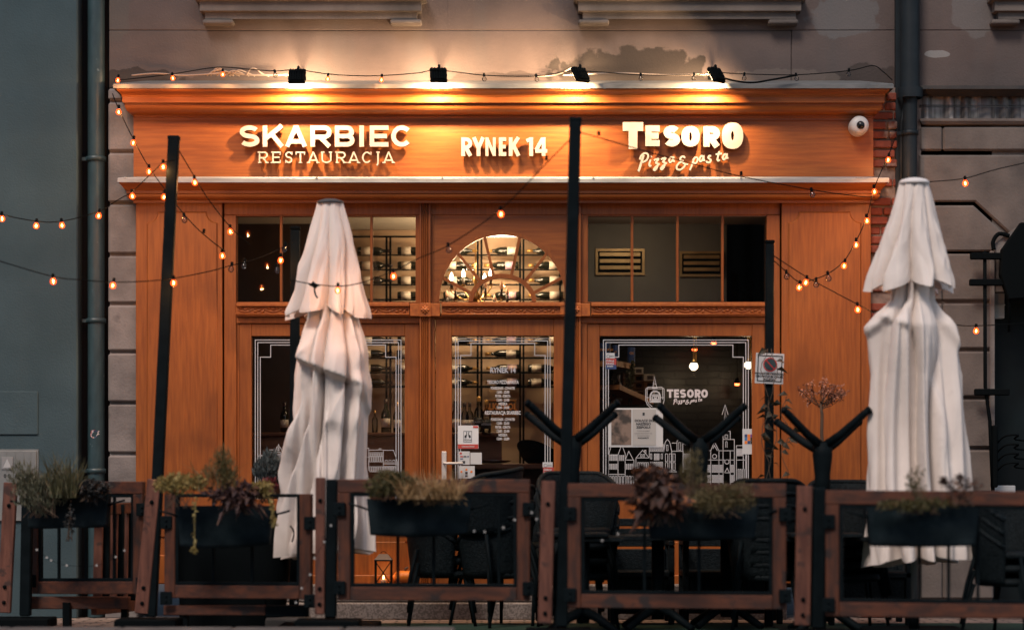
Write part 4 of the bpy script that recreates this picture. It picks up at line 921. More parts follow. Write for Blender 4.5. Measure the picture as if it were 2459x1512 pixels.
# ------------------------------------------------------------------ posts and fence
ZB = .16
def lean(px0, py0, px1, py1, d, w, th, mb, bev=.006, dy=0.0):
    mb.beam(wp(px0, py0, d)+Vector((0, dy, 0)), wp(px1, py1, d)+Vector((0, dy, 0)), w, th, bev, Vector((0, 1, 0)))
def bolts(mb, pts, d, dy, r=.012):
    for px, py in pts: mb.lathe([(0, -.012), (r*.8, -.012), (r, -.004), (r, .004)], wp(px, py, d)+Vector((0, dy, 0)), 10, 'Y')
def fence_post(label, d, plank, steel, ytop, ybot, pole=None, wpl=.105, wst=.085):
    b = wp(plank[1], ybot, d); t = thing('fence_post', label, 'fence post', (b.x, b.y, 0), 'fence posts of the terrace')
    m = MB(); lean(plank[1], ybot, plank[0], ytop, d, wpl, .06, m); m.build('timber_plank', m_plank, t)
    for y in (ytop+55, ybot-62, ybot-25): m = MB(); bolts(m, [(plank[1]+(plank[0]-plank[1])*(ybot-y)/(ybot-ytop), y)], d, -.032, .016); m.build('bolt', m_blk2, t)
    m = MB(); (lean(steel[1], ybot+8, pole[0], pole[1], d, wst, wst, m, .01, .02) if pole else lean(steel[1], ybot+8, steel[0], ytop+4, d, wst, wst, m, .01, .02)); m.build('steel_post', m_black, t)
    if pole:
        m = MB(); lean(pole[0], pole[1]+8, pole[0]+(.2), pole[1]-2, d, wst+.006, wst+.006, m, .006, .02); m.build('post_cap', m_black, t)
    m = MB(); P = wp(steel[1], ybot+12, d); m.box(P.x-.26, P.x+.22, P.y-.16, P.y+.2, .02, P.z, .01); m.build('foot_plate', m_blk2, t)
    return t
fence_post('brown and black fence post at the picture edge beside the smallest fence panel', 18.4, (26, 10), (66, 60), 1158, 1470)
fence_post('leaning fence post with tall black pole before the wide orange pilaster', 17.9, (371, 340), (392, 362), 1150, 1472, (417, 328))
fence_post('upright brown and black fence post directly before the parasol with the dark cap', 17.1, (770, 768), (797, 794), 1146, 1474, wpl=.072)
fence_post('fence post carrying the tallest black pole, between door and wide right window', 16.7, (1317, 1308), (1357, 1349), 1154, 1496, (1382, 284), wpl=.10)
fence_post('dim fence post without a pole, before the corner of the orange front', 16.3, (1932, 1926), (1968, 1964), 1166, 1500, wpl=.108)
def lone_post(label, px0, py0, px1, d, w):
    P = wp(px1, 1165, d); t = thing('steel_pole', label, 'pole', (P.x, P.y, 0), 'free standing poles on the terrace'); m = MB()
    m.beam((P.x, P.y, .018), (wx(px0, d), P.y, wz(py0+8, d)), w, w, .008); m.build('shaft', m_black, t)
    m = MB(); m.beam((wx(px0, d), P.y, wz(py0+8, d)), (wx(px0, d), P.y, wz(py0, d)), w+.008, w+.008, .005); m.build('end_cap', m_blk2, t)
    return t
lone_post('black pole standing behind the parasol with the dark cap', 709, 544, 706, 18.8, .075)
lone_post('black pole carrying the prohibition sign beside the right window', 1848, 577, 1846, 18.5, .068)

def bracket(mb, P, n, w=.085):
    mb.box(P.x-w/2, P.x+w/2, P.y-.052, P.y-.028, P.z-w*.55, P.z+w*.55, .005)
def fence_panel(label, A, B, ytA, ybA, ytB, ybB, bars, top=True, st=.095, rl=.10, bott=True, frame_top=None):
    (pa, da), (pb, db) = A, B
    t = thing('fence_section', label, 'fence panel', (wx((pa+pb)/2, (da+db)/2), (da+db)/2-20, 0), 'fence panels of the terrace')
    tlA, blA, tlB, blB = wp(pa, ytA, da), wp(pa, ybA, da), wp(pb, ytB, db), wp(pb, ybB, db)
    u = (tlB-tlA); u.z = 0; u.normalize(); nrm = Vector((-u.y, u.x, 0)); nrm = -nrm if nrm.y > 0 else nrm     # towards the viewer
    up = Vector((0, 0, 1))
    for (T, Bt, sg) in ((tlA, blA, 1), (tlB, blB, -1)):
        m = MB(); o = u*sg*st/2; a = Bt+o; b = Vector((T.x, T.y, T.z))+o; m.beam(a+up*.0, b-(up*(rl if top else 0)), st, .05, .006, nrm); m.build('stile', m_stile, t)
    if top: m = MB(); m.beam(tlA-up*rl/2, tlB-up*rl/2, rl, .052, .006, nrm); m.build('top_rail', m_rail, t)
    m = MB(); m.beam(blA+u*st+up*rl/2, blB-u*st+up*rl/2, rl, .052, .006, nrm); m.build('bottom_rail', m_rail, t)
    fr = .026; a0, a1 = tlA+u*(st+fr/2), tlB-u*(st+fr/2); c0, c1 = blA+u*(st+fr/2), blB-u*(st+fr/2); k = rl if top else .0
    m = MB()
    m.beam(a0-up*(k+fr/2)-u*fr/2, a1-up*(k+fr/2)+u*fr/2, fr, .035, .003, nrm); m.beam(c0+up*(rl+fr/2)-u*fr/2, c1+up*(rl+fr/2)+u*fr/2, fr, .035, .003, nrm)
    m.beam(c0+up*(rl+fr), a0-up*(k+fr), fr, .034, .003, nrm); m.beam(c1+up*(rl+fr), a1-up*(k+fr), fr, .034, .003, nrm)
    m.build('steel_frame', m_black, t)
    for f in bars:
        m = MB(); p = c0+(c1-c0)*f; r = a0+(a1-a0)*f; m.beam(p+up*(rl+fr), r-up*(k+fr), .022, .022, .003, nrm); m.build('bar', m_black, t)
    for (T, sg) in ((tlA, 1), (tlB, -1)):
        for dz in (.22, .80):
            P = T+u*sg*.012-up*dz; m = MB(); m.box(P.x-.045, P.x+.045, P.y-.058, P.y-.03, P.z-.05, P.z+.05, .005)
            for q_ in ((-.0, .018), (0, -.022)): m.lathe([(0, -.010), (.008, -.010), (.010, 0)], P+Vector((q_[0], -.058, q_[1])), 8, 'Y')
            m.build('hinge_bracket', m_black, t)
    return t
fence_panel('smallest fence panel, holding two little black planters with a grass tuft', (74, 18.6), (346, 18.0), 1156, 1424, 1155, 1426, (.2, .5, .8))
fence_panel('fence panel without a timber top rail under the yellow trailing plant', (398, 17.7), (749, 17.2), 1185, 1434, 1185, 1438, (.3, .62), top=False)
fence_panel('reddish fence panel with a black planter at its left, before the door', (812, 17.0), (1273, 16.85), 1150, 1440, 1150, 1442, (.28, .50, .9))
fence_panel('wide fence panel under the big brown leaves, before the right window', (1364, 16.55), (1888, 16.35), 1160, 1458, 1160, 1462, (.33, .62))
fence_panel('darkest fence panel in front of the pale capped parasol', (1983, 16.1), (2560, 15.7), 1176, 1478, 1180, 1486, (.38, .52, .66))
# low rails seen under the two left panels, and the fence running back to the wall
t = thing('fence_rail', 'low brown rail close to the ground below the smallest fence panel', 'fence rail', wp(190, 1465, 18.3)); m = MB(); m.beam(wp(70, 1446, 18.55), wp(312, 1446, 18.35), .1, .05, .006); m.build('board', m_rail, t); m = MB(); m.box(wx(150, 18.4), wx(158, 18.4)+.03, -1.6, -1.5, .01, wz(1446, 18.4)); m.build('leg', m_blk2, t); m = MB(); m.box(wx(290, 18.4), wx(296, 18.4)+.03, -1.6, -1.5, .01, wz(1446, 18.4)); m.build('leg', m_blk2, t)
t = thing('fence_rail', 'low brown rail close to the ground under the panel without a top rail', 'fence rail', wp(560, 1465, 17.6)); m = MB(); m.beam(wp(395, 1464, 17.75), wp(640, 1464, 17.5), .075, .05, .006); m.build('board', m_rail, t); m = MB(); m.beam(wp(640, 1466, 17.5), wp(740, 1466, 17.4), .09, .055, .006); m.build('end_block', m_black, t); m = MB(); m.box(wx(440, 17.7), wx(450, 17.7), -2.3, -2.2, .01, wz(1464, 17.7)); m.build('leg', m_blk2, t)
t = thing('return_fence', 'fence of upright brown boards running back to the wall, seen through the smallest panel', 'fence', wp(250, 1400, 19.0))
for px, d_, w in ((238, 18.6, .07), (272, 18.9, .085), (272-1+30, 19.15, .06), (313, 19.3, .13)):
    m = MB(); m.beam(wp(px-4, 1440, d_), wp(px, 1212, d_), w, .04, .005); m.build('board', m_plank if w < .1 else m_stile, t)
    m = MB(); m.beam(wp(px+16, 1440, d_+.05), wp(px+18, 1210, d_+.05), .06, .05, .005); m.build('steel_post', m_black, t)
m = MB(); m.beam(wp(225, 1462, 18.5), wp(330, 1452, 19.3), .09, .05, .005); m.build('lower_rail', m_rail, t); m = MB(); m.beam(wp(225, 1224, 18.5), wp(332, 1218, 19.3), .09, .05, .005); m.build('upper_rail', m_rail, t)
m = MB(); m.box(wx(640, 18.4), wx(745, 18.4), -1.85, -1.45, .02, wz(1478, 18.4), .02)
tag(m.build('concrete_weight', m_kerb, off=wp(690, 1480, 18.2)), 'pale concrete weight block low beside the upright fence post', 'concrete block')

# ------------------------------------------------------------------ planters and plants
def planter(label, px0, px1, py0, py1, d, sag=8, seed=0, depth=.19):
    t = thing('planter', label, 'planter', wp((px0+px1)/2, py1, d), 'black felt planters hung on the fence'); m = MB(); NX, NZ = 22, 10; vs = []
    def P(u, v, side):
        inset = .035*(1-v); px = px0+(px1-px0)*(inset+(1-2*inset)*u); py = py1+(py0-py1)*v
        sg = sag*sin(pi*u)*(1-v)*.9 - sag*.5*(u-.5)*(1-v)
        dy = .03*sin(pi*u)*sin(pi*v)+.02*noise.noise(Vector((u*4+seed, v*3, side*3)))
        p = wp(px, py+sg, d); p.y += (-dy if side == 0 else depth+dy); return p
    idx = {}
    for s_ in (0, 1):
        for j in range(NZ+1):
            for i in range(NX+1): idx[(s_, i, j)] = len(vs); vs.append(P(i/NX, j/NZ, s_))
    f = []
    for s_ in (0, 1):
        for j in range(NZ):
            for i in range(NX): f.append((idx[s_, i, j], idx[s_, i+1, j], idx[s_, i+1, j+1], idx[s_, i, j+1]))
    for j in range(NZ):
        f.append((idx[0, 0, j], idx[0, 0, j+1], idx[1, 0, j+1], idx[1, 0, j])); f.append((idx[0, NX, j], idx[0, NX, j+1], idx[1, NX, j+1], idx[1, NX, j]))
    for i in range(NX): f.append((idx[0, i, 0], idx[0, i+1, 0], idx[1, i+1, 0], idx[1, i, 0]))
    m.poly(vs, f, True); m.build('pouch', m_felt, t)
    m = MB(); a, b = wp(px0+10, py0+8, d), wp(px1-10, py0+8, d); m.box(a.x, b.x, a.y+.01, a.y+depth-.01, a.z-.02, a.z, .004); m.build('soil', mat('dark soil', (.02, .014, .01), .95) if 'dark soil' not in bpy.data.materials else bpy.data.materials['dark soil'], t)
    for px in (px0-12, px1+12):
        m = MB(); s_ = 1 if px > px0+5 else -1; a = wp(px-s_*14, py0+26, d); m.tube([a+Vector((0, .05, 0)), a+Vector((s_*.05, .04, .02)), a+Vector((s_*.14, .03, .045))], .008, 6); m.build('hanger', m_black, t)
    return t
planter('smaller square black planter under the grey lavender', 64, 162, 1190, 1267, 17.9, 2, 1)
planter('small black planter overhung by dark ivy, beside the timber stile', 167, 257, 1188, 1265, 17.9, 2, 2)
planter('wide sagging black planter under the yellow trailing plant', 424, 652, 1214, 1308, 17.2, 8, 3)
planter('wide black planter hung on the reddish panel under dry grass', 880, 1132, 1197, 1282, 16.7, 8, 4)
planter('shadowed black planter half hidden by big brown leaves', 1555, 1822, 1214, 1292, 16.3, 4, 5)
planter('darkest black planter before the pale capped parasol', 2085, 2352, 1217, 1310, 15.7, 3, 6)

def leafcol(name, c1, c2, c3=None, rough=.6):
    return mat(name, c1, rough, col2=c2, scale=28, detail=2, contrast=(.38, .62), spots=((*c3,), 19, .58, .66) if c3 else None, translucent=.2)
def leaf(m, p, dr, L, w, droop=.3, rnd=random):
    dr = dr.normalized(); side = dr.cross(Vector((rnd.uniform(-1, 1), rnd.uniform(-1, 1), rnd.uniform(.1, .9))))
    if side.length < .05: side = dr.cross(Vector((1, .3, 0)))
    side.normalize(); nn = side.cross(dr)
    mid = p+dr*L*.45+nn*w*.15; tip = p+dr*L-Vector((0, 0, 1))*droop*L
    s1 = p+dr*L*.42+side*w/2+nn*w*.3; s2 = p+dr*L*.42-side*w/2+nn*w*.3
    m.poly([p, s1, tip, s2, mid], [(0, 1, 4), (1, 2, 4), (0, 4, 3), (4, 2, 3)])
def blob(rnd):
    while True:
        v = Vector((rnd.uniform(-1, 1), rnd.uniform(-1, 1), rnd.uniform(-1, 1)))
        if v.length <= 1: return v
def bush(name, label, cat, c, ext, n, L, w, mt, seed, droop=.3, updir=.4, stems=10, stemr=.003, core=.35, stemmat=None):
    """many small leaves through a lumpy volume, on stems fanning from the base"""
    rnd = random.Random(seed); c = Vector(c); ext = Vector(ext); base = c-Vector((0, 0, ext.z)); t = thing(name, label, cat, base)
    m = MB(); lumps = [blob(rnd)*.62 for _ in range(9)]
    for i in range(n):
        q_ = rnd.choice(lumps)+blob(rnd)*.42; p = c+Vector((q_.x*ext.x, q_.y*ext.y, q_.z*ext.z))
        dr = (p-base)*(1-updir)+Vector((0, 0, 1))*updir*ext.length+blob(rnd)*ext.length*.6
        leaf(m, p, dr, L*rnd.uniform(.6, 1.25), w*rnd.uniform(.7, 1.2), droop*rnd.uniform(.2, 1.5), rnd)
    m.build('foliage', mt, t)
    s_ = MB()
    for i in range(stems):
        q_ = rnd.choice(lumps); p = c+Vector((q_.x*ext.x, q_.y*ext.y, q_.z*ext.z)); a = base+Vector((rnd.uniform(-.5, .5)*ext.x, rnd.uniform(-.4, .4)*ext.y, 0))
        s_.tube(catmull([a, (a+p)/2+blob(rnd)*.02, p], 3), [stemr, stemr, stemr, stemr*.9, stemr*.8, stemr*.7, stemr*.5][:7], 5)
    s_.build('stem', stemmat or m_twig, t)
    return t
m_twig = mat('brown twig', (.10, .06, .035), .8, col2=(.06, .04, .025), scale=20)
def blades(name, label, cat, base, spread, H, n, mt, seed, lean_=.35, w=.005):
    rnd = random.Random(seed); t = tag(None, None) if False else None; m = MB(); base = Vector(base)
    for i in range(n):
        a = base+Vector((rnd.uniform(-1, 1)*spread*.5, rnd.uniform(-1, 1)*spread*.4, 0)); h = H*rnd.uniform(.45, 1.1); ln = Vector((rnd.gauss(0, lean_), rnd.gauss(0, lean_), 1)).normalized()
        b = a+ln*h*.55; c = a+ln*h+Vector((ln.x*h*.35, ln.y*h*.35, -abs(ln.x)*h*.3)); sd = Vector((rnd.uniform(-1, 1), rnd.uniform(-1, 1), 0)).normalized()*w
        m.poly([a-sd, a+sd, b+sd*.8, b-sd*.8, c], [(0, 1, 2, 3), (3, 2, 4)])
    return tag(m.build(name, mt, off=base), label, cat)
g_lav = leafcol('grey green lavender leaf', (.13, .125, .075), (.075, .085, .05), (.20, .18, .12))
g_grass = leafcol('dull grass blade', (.10, .095, .04), (.06, .065, .03), (.16, .12, .06))
g_ivy = leafcol('near black ivy leaf', (.014, .018, .018), (.025, .028, .028), (.06, .03, .015))
g_yel = leafcol('yellow green sedum leaf', (.34, .25, .075), (.20, .16, .05), (.45, .36, .14))
g_fea = leafcol('feathery brown green leaf', (.15, .12, .04), (.08, .075, .03), (.22, .13, .05))
g_pur = leafcol('dark purple leaf', (.062, .026, .024), (.032, .015, .015), (.16, .075, .04))
g_spu = leafcol('blue grey spurge leaf', (.10, .125, .125), (.055, .075, .08), (.17, .19, .18))
g_shr = leafcol('olive shrub leaf', (.10, .085, .025), (.05, .05, .018), (.20, .13, .05))
g_dry = leafcol('dry straw blade', (.42, .27, .12), (.26, .16, .07), (.5, .36, .2))
g_bro = leafcol('big brown leaf', (.075, .03, .018), (.03, .016, .012), (.36, .13, .045))
g_oli = leafcol('olive fluff', (.15, .115, .045), (.09, .075, .03), (.2, .16, .08))
g_red = leafcol('dark red petal', (.16, .02, .025), (.09, .012, .016))
g_pin = leafcol('dry pinkish leaf', (.40, .19, .12), (.26, .11, .065), (.5, .28, .2))
d = 17.75
bush('lavender', 'grey green lavender bush bulging over the smaller square planter', 'lavender', wp(100, 1168, d), (.29, .15, .24), 2300, .060, .010, g_lav, 1, .05, .75, 16)
blades('grass_tuft', 'upright tuft of dull grass between the lavender and the dark ivy', 'ornamental grass', wp(156, 1195, d), .20, .38, 130, g_grass, 2, .22, .006)
bush('ivy', 'nearly black ivy spilling over the small planter beside the timber stile', 'ivy', wp(215, 1176, d), (.19, .13, .09), 700, .04, .036, g_ivy, 3, .5, .15, 10)
bush('ivy_trail', 'dark ivy strand hanging down between the two little planters', 'ivy', wp(166, 1240, d-.06), (.045, .03, .19), 110, .035, .03, g_ivy, 4, .6, -.2, 5)
d = 17.0
bush('trailing_sedum', 'yellow green sedum trailing over the left end of the wide sagging planter', 'sedum', wp(432, 1172, d), (.20, .14, .15), 1150, .034, .021, g_yel, 5, .4, .2, 14)
t = bush('trailing_sedum', 'yellow green sedum drooping over the right end of the wide sagging planter', 'sedum', wp(615, 1178, d), (.16, .11, .09), 520, .032, .02, g_yel, 6, .5, .1, 8)
m = MB(); rnd = random.Random(61); pts = catmull([wp(472, 1195, d-.1), wp(468, 1240, d-.13), wp(467, 1300, d-.13), wp(465, 1322, d-.12)], 5); m.tube(pts, .0035, 5)
for i in range(70):
    c = wp(466, 1318, d-.12) if i < 40 else rnd.choice(pts); leaf(m, c+blob(rnd)*.012, blob(rnd)+Vector((0, 0, -.3)), .03, .017, .2, rnd)
tag(m.build('sedum_strand', g_yel, off=wp(467, 1300, d-.1)), 'single yellow sedum strand hanging down the front of the wide planter', 'sedum')
m = MB(); pts = catmull([wp(640, 1180, d-.05), wp(652, 1205, d-.1), wp(656, 1235, d-.12), wp(660, 1258, d-.12)], 5)
for i in range(90): leaf(m, rnd.choice(pts)+blob(rnd)*.016, blob(rnd), .028, .017, .2, rnd)
m.tube(pts, .0035, 5); tag(m.build('sedum_strand', g_yel, off=wp(652, 1220, d-.1)), 'yellow sedum strand falling past the right corner of the wide planter', 'sedum')
bush('feathery_plant', 'tall feathery brown green plant rising from the middle of the wide sagging planter', 'plant', wp(530, 1140, d+.02), (.17, .11, .20), 1300, .050, .007, g_fea, 7, .1, .7, 18)
blades('wispy_grass', 'wispy dry stems arching above the yellow trailing plant', 'ornamental grass', wp(520, 1180, d), .3, .36, 34, g_fea, 8, .42, .0035)
bush('purple_plant', 'dark purple pointed leaves in the middle of the wide sagging planter', 'plant', wp(568, 1196, d-.06), (.21, .12, .12), 340, .095, .036, g_pur, 9, .6, .2, 10)
bush('spurge', 'blue grey needle leaved spurge behind the fence, against the town drawing', 'spurge', wp(640, 1138, 18.3), (.18, .14, .23), 1900, .06, .012, g_spu, 10, -.1, .6, 14)
bush('red_flowers', 'small dark red flowers in front of the blue grey spurge', 'flowers', wp(652, 1166, 18.0), (.09, .06, .07), 70, .05, .03, g_red, 11, .3, .4, 8)
m = MB(); P = wp(648, 1200, 18.3); m.lathe([(.10, 0.02), (.14, .25), (.16, .45), (.175, .80), (.185, .95), (.165, .95), (.15, .85)], (P.x, P.y, 0), 24); tag(m.build('plant_pot', m_blk2, off=(P.x, P.y, 0)), 'tall dark pot behind the fence holding the blue grey spurge', 'plant pot')
d = 16.55
bush('green_shrub', 'small leaved olive green shrub at the left of the planter on the reddish panel', 'shrub', wp(948, 1160, d), (.24, .15, .13), 1500, .036, .019, g_shr, 12, .3, .35, 14)
blades('dry_grass', 'dry straw coloured grass tuft in the planter on the reddish panel', 'ornamental grass', wp(1035, 1198, d-.02), .42, .26, 380, g_dry, 13, .6, .0045)
bush('dry_leaves', 'dry yellowish leaves hanging over the planter rim on the reddish panel', 'plant', wp(1040, 1186, d-.08), (.31, .1, .08), 460, .035, .015, leafcol('dry yellow leaf', (.30, .19, .08), (.18, .12, .05), (.1, .08, .03)), 14, .5, .1, 10)
d = 16.15
bush('coral_bells', 'big brown and orange leaves hanging over the shadowed planter', 'plant', wp(1580, 1195, d-.06), (.27, .15, .20), 330, .12, .085, g_bro, 15, .75, .1, 12)
bush('olive_plant', 'soft olive plant mound beside the big brown leaves', 'plant', wp(1735, 1196, d), (.30, .15, .14), 2200, .038, .011, g_oli, 16, .3, .3, 16)
bush('wispy_plant', 'wispy olive plume standing behind the big brown leaves', 'plant', wp(1668, 1145, d+.05), (.13, .09, .23), 900, .05, .006, g_oli, 17, .1, .65, 14)
d = 15.55
bush('small_plant', 'sparse leafy sprig standing before the pale capped parasol', 'plant', wp(2200, 1162, d), (.09, .06, .15), 170, .034, .014, g_shr, 18, .2, .5, 8)
bush('low_plant', 'low dim greenery in the darkest planter', 'plant', wp(2215, 1208, d), (.36, .13, .075), 700, .04, .02, g_shr, 19, .4, .2, 12)
bush('dark_flowers', 'dark spiky seed heads leaning out of the darkest planter', 'flowers', wp(2312, 1172, d), (.15, .08, .12), 240, .035, .016, g_bro, 20, .3, .3, 12)
for px, py in ((2265, 1152), (2305, 1146)):
    m = MB(); rnd = random.Random(px); P = wp(px, py, d)
    for i in range(70): leaf(m, P+blob(rnd)*.014, blob(rnd), .04, .011, .1, rnd)
    m.tube([P, wp(px+18, 1210, d)], .004, 5); tag(m.build('seed_head', g_bro, off=wp(px+18, 1210, d)), 'round dark seed head on a thin stalk, %s' % ('standing alone against the pale parasol' if px == 2265 else 'the one beside the low dark flowers'), 'seed head')
# climbing vine on the sign pole, dry little tree
m = MB(); rnd = random.Random(31); d = 18.35; pts = []
for x0, s_ in ((1838, 1), (1856, -1), (1885, 1)):
    pts += [wp(x0+s_*9*sin(k*.7)+rnd.uniform(-3, 3), 1160-k*(17 if x0 < 1880 else 11), d-.03) for k in range(20)]
for a, b in ((0, 20), (20, 40), (40, 60)): m.tube(pts[a:b], .003, 5)
vine = thing('climbing_vine', 'thin leafy vine climbing the pole of the prohibition sign', 'vine', wp(1850, 1165, d)); m.build('stem', m_twig, vine)
m = MB()
for p in pts:
    if rnd.random() < .62: leaf(m, p+blob(rnd)*.02, Vector((rnd.choice((-1, 1)), rnd.uniform(-.5, .2), rnd.uniform(-.4, .3))), rnd.uniform(.06, .10), rnd.uniform(.04, .06), .25, rnd)
m.build('foliage', leafcol('dark vine leaf', (.035, .030, .014), (.02, .022, .012), (.10, .05, .02)), vine)
d = 18.7; t = thing('dry_tree', 'little dry tree with pinkish leaves before the right orange pilaster', 'small tree', wp(1975, 1160, d)); m = MB(); rnd = random.Random(41); tips = []
m.tube([wp(1972, 1165, d), wp(1976, 1090, d), wp(1973, 1040, d), wp(1974, 995, d), wp(1970, 968, d)], [.016, .015, .014, .013, .009], 8)
for i in range(26):
    a = wp(1971+rnd.uniform(-4, 4), 985-rnd.uniform(0, 22), d); ang = rnd.uniform(-1.4, 1.4); L = rnd.uniform(28, 62); b = wp(1971+sin(ang)*L*1.05, 972-cos(ang)*L*.9-6, d)+Vector((0, rnd.uniform(-.12, .12), 0)); mid = (a+b)/2+blob(rnd)*.02+Vector((0, 0, -.012)); m.tube(catmull([a, mid, b], 3), .003, 5); tips += [b, (mid+b)/2, mid*.3+b*.7]
m.build('branches', m_twig, t); m = MB()
for p in tips:
    for k in range(5): leaf(m, p+blob(rnd)*.03, blob(rnd)+Vector((0, 0, .3)), .038, .018, .2, rnd)
m.build('foliage', g_pin, t)
for nm, px, py, lab in (('twig', 735, 1040, 'x'),):
    pass

# ------------------------------------------------------------------ strings of bulbs
def bulb_meshes():
    out = {}
    R = .027
    prof = [(0, -.030)]+[(R*sin(a), -R*cos(a)-.003) for a in [pi*i/10 for i in range(1, 8)]]+[(.014, .026), (.012, .034)]
    m = MB(); m.lathe(prof, n=18); g = m.build('bulb_proto', m_bulbon); out['on'] = g.data
    m = MB(); m.lathe(prof, n=18); g2 = m.build('bulb_proto', m_bulboff); out['off'] = g2.data
    m = MB(); m.lathe([(.0, .07), (.010, .068), (.0135, .06), (.0135, .034), (.0155, .030), (.013, .028)], n=14); s_ = m.build('bulb_proto', m_blk2); out['socket'] = s_.data
    m = MB(); m.ball((0, 0, -.002), .0080, 1, 1, 1.9, 8); f = m.build('bulb_proto', m_fil); out['filament'] = f.data
    m = MB(); m.ball((0, 0, .0), .003, 1, 1, 3, 6); f2 = m.build('bulb_proto', m_pipe2); out['cold'] = f2.data
    for o in (g, g2, s_, f, f2): bpy.data.objects.remove(o)
    return out
BM = bulb_meshes(); BULB_W = 1.9
def light_string(label, pts, bulbs, r=.004, k=.86):
    W_ = [wp(*p) for p in pts]; C = catmull(W_, 6); L = C[len(C)//2]; t = thing('light_string', label, 'string lights', L, 'strings of bulbs round the terrace')
    m = MB(); m.tube(C, r, 6); m.build('cable', m_blk2, t)
    for px, py, st in bulbs:
        def dist(c):
            dd = c.y+20; return (CX+c.x*FOC/dd-px)**2+(HOR-(c.z-CAMZ)*FOC/dd-py)**2
        c = min(C, key=dist); P = wp(px, py, c.y+20)
        o = None
        def part(nm, me, par):
            ob = bpy.data.objects.new(nm, me); COL.objects.link(ob); ob.parent = par
            if par is t: ob.location = P-L; ob.scale = (k, k, k); ob.rotation_euler = (random.uniform(-.15, .15), random.uniform(-.2, .2), random.uniform(0, 6))
            ROOT[ob.name] = L; return ob
        if st == 's': part('socket', BM['socket'], t); continue
        b = part('bulb', BM['on' if st else 'off'], t); part('socket', BM['socket'], b); part('filament', BM['filament' if st else 'cold'], b)
        if st:
            pl_ = bpy.data.lights.new('bulb_light', 'POINT'); pl_.energy = BULB_W; pl_.color = (1, .50, .20); pl_.shadow_soft_size = .008; po = bpy.data.objects.new('bulb_light', pl_); COL.objects.link(po); po.parent = b; po.location = (0, 0, -.0265)
    return t
dc = 19.45
light_string('string of small bulbs sagging along the top of the cornice between the floodlights',
    [(274, 193, dc), (314, 190, dc), (415, 178, dc), (522, 162, dc), (600, 167, dc), (661, 171, dc), (713, 168, dc), (787, 178, dc), (850, 182, dc), (916, 182, dc), (1000, 176, dc), (1053, 169, dc), (1163, 181, dc), (1289, 183, dc), (1385, 171, dc), (1539, 180, dc), (1665, 180, dc), (1720, 175, dc), (1787, 178, dc), (1913, 180, dc), (2038, 170, dc), (2095, 158, dc), (2120, 172, dc), (2143, 193, dc)],
    [(283, 193, 1), (415, 188, 1), (535, 179, 1), (661, 181, 0), (787, 190, 1), (916, 192, 1), (1163, 190, 0), (1289, 191, 0), (1539, 189, 0), (1666, 188, 0), (1787, 188, 0), (1913, 189, 0), (2038, 178, 0)], k=.72)
light_string('string of bulbs dropping from the cornice end past the leaning pole to the window frame',
    [(270, 225, 19.3), (285, 262, 19.2), (320, 334, 18.9), (358, 402, 18.6), (400, 460, 18.5), (443, 516, 18.4), (488, 562, 18.4), (540, 603, 18.5)],
    [(285, 269, 1), (320, 343, 1), (358, 412, 1), (443, 528, 0), (488, 567, 's'), (534, 614, 1)])
light_string('short string of two bulbs running from the leaning pole top down to the window head',
    [(430, 362, 17.9), (468, 426, 18.1), (500, 478, 18.3), (553, 545, 18.5), (600, 588, 18.8)], [(468, 438, 1), (553, 556, 1)])
light_string('short string of bulbs by the leaning pole, crossing below the white ledge line',
    [(420, 385, 17.8), (393, 391, 17.8), (365, 415, 18.2), (318, 460, 18.6), (290, 476, 19.2), (264, 492, 19.6)], [(392, 401, 1), (318, 471, 1), (394, 473, 1)])
light_string('upper string of bulbs hanging across the grey blue neighbouring wall',
    [(-60, 492, 18.6), (5, 515, 18.6), (87, 531, 18.6), (150, 531, 18.6), (237, 508, 18.6), (264, 494, 19.0)], [(5, 525, 1), (87, 542, 1), (149, 541, 1), (237, 518, 1)])
light_string('lower string of bulbs from the neighbouring wall past the leaning pole to the black pole',
    [(-40, 615, 17.6), (0, 627, 17.6), (128, 664, 17.6), (200, 672, 17.6), (271, 677, 17.6), (350, 675, 17.6), (417, 668, 17.7), (500, 652, 18), (555, 637, 18.2), (586, 630, 18.3), (640, 612, 18.5), (706, 580, 18.7)], [(128, 675, 1), (271, 685, 1), (417, 679, 1), (555, 646, 0), (586, 638, 0), (666, 649, 0), (674, 625, 1), (684, 598, 0)])
light_string('string of bulbs crossing the dark capped parasol and rising to the tallest pole',
    [(697, 672, 17.5), (745, 681, 17.45), (811, 687, 17.45), (870, 678, 17.5), (945, 650, 17.6), (1010, 618, 17.5), (1078, 588, 17.2), (1203, 502, 17.0), (1313, 391, 16.8), (1374, 330, 16.7)], [(811, 697, 1), (945, 663, 1), (1078, 600, 0), (1203, 514, 1), (1313, 393, 's')])
light_string('string running from the tallest pole over the script letters to the right pilaster',
    [(1392, 318, 16.8), (1440, 331, 17.0), (1560, 366, 17.5), (1680, 398, 18), (1780, 424, 18.4), (1950, 456, 18.9), (2050, 470, 19.3), (2100, 474, 19.6)], [(1440, 334, 's'), (1780, 429, 's'), (1951, 467, 0)])
light_string('string of bulbs climbing from the sign pole up the bare brickwork',
    [(1852, 620, 18.5), (1888, 652, 18.6), (1918, 676, 18.6), (1950, 672, 18.6), (1990, 656, 18.7), (2027, 626, 18.8), (2056, 578, 19), (2082, 520, 19.2), (2100, 450, 19.4), (2133, 374, 19.5), (2150, 330, 19.7)], [(1889, 664, 0), (1919, 690, 1), (1960, 683, 0), (2027, 638, 1), (2056, 588, 1), (2082, 530, 1), (2100, 460, 1), (2133, 384, 1)])
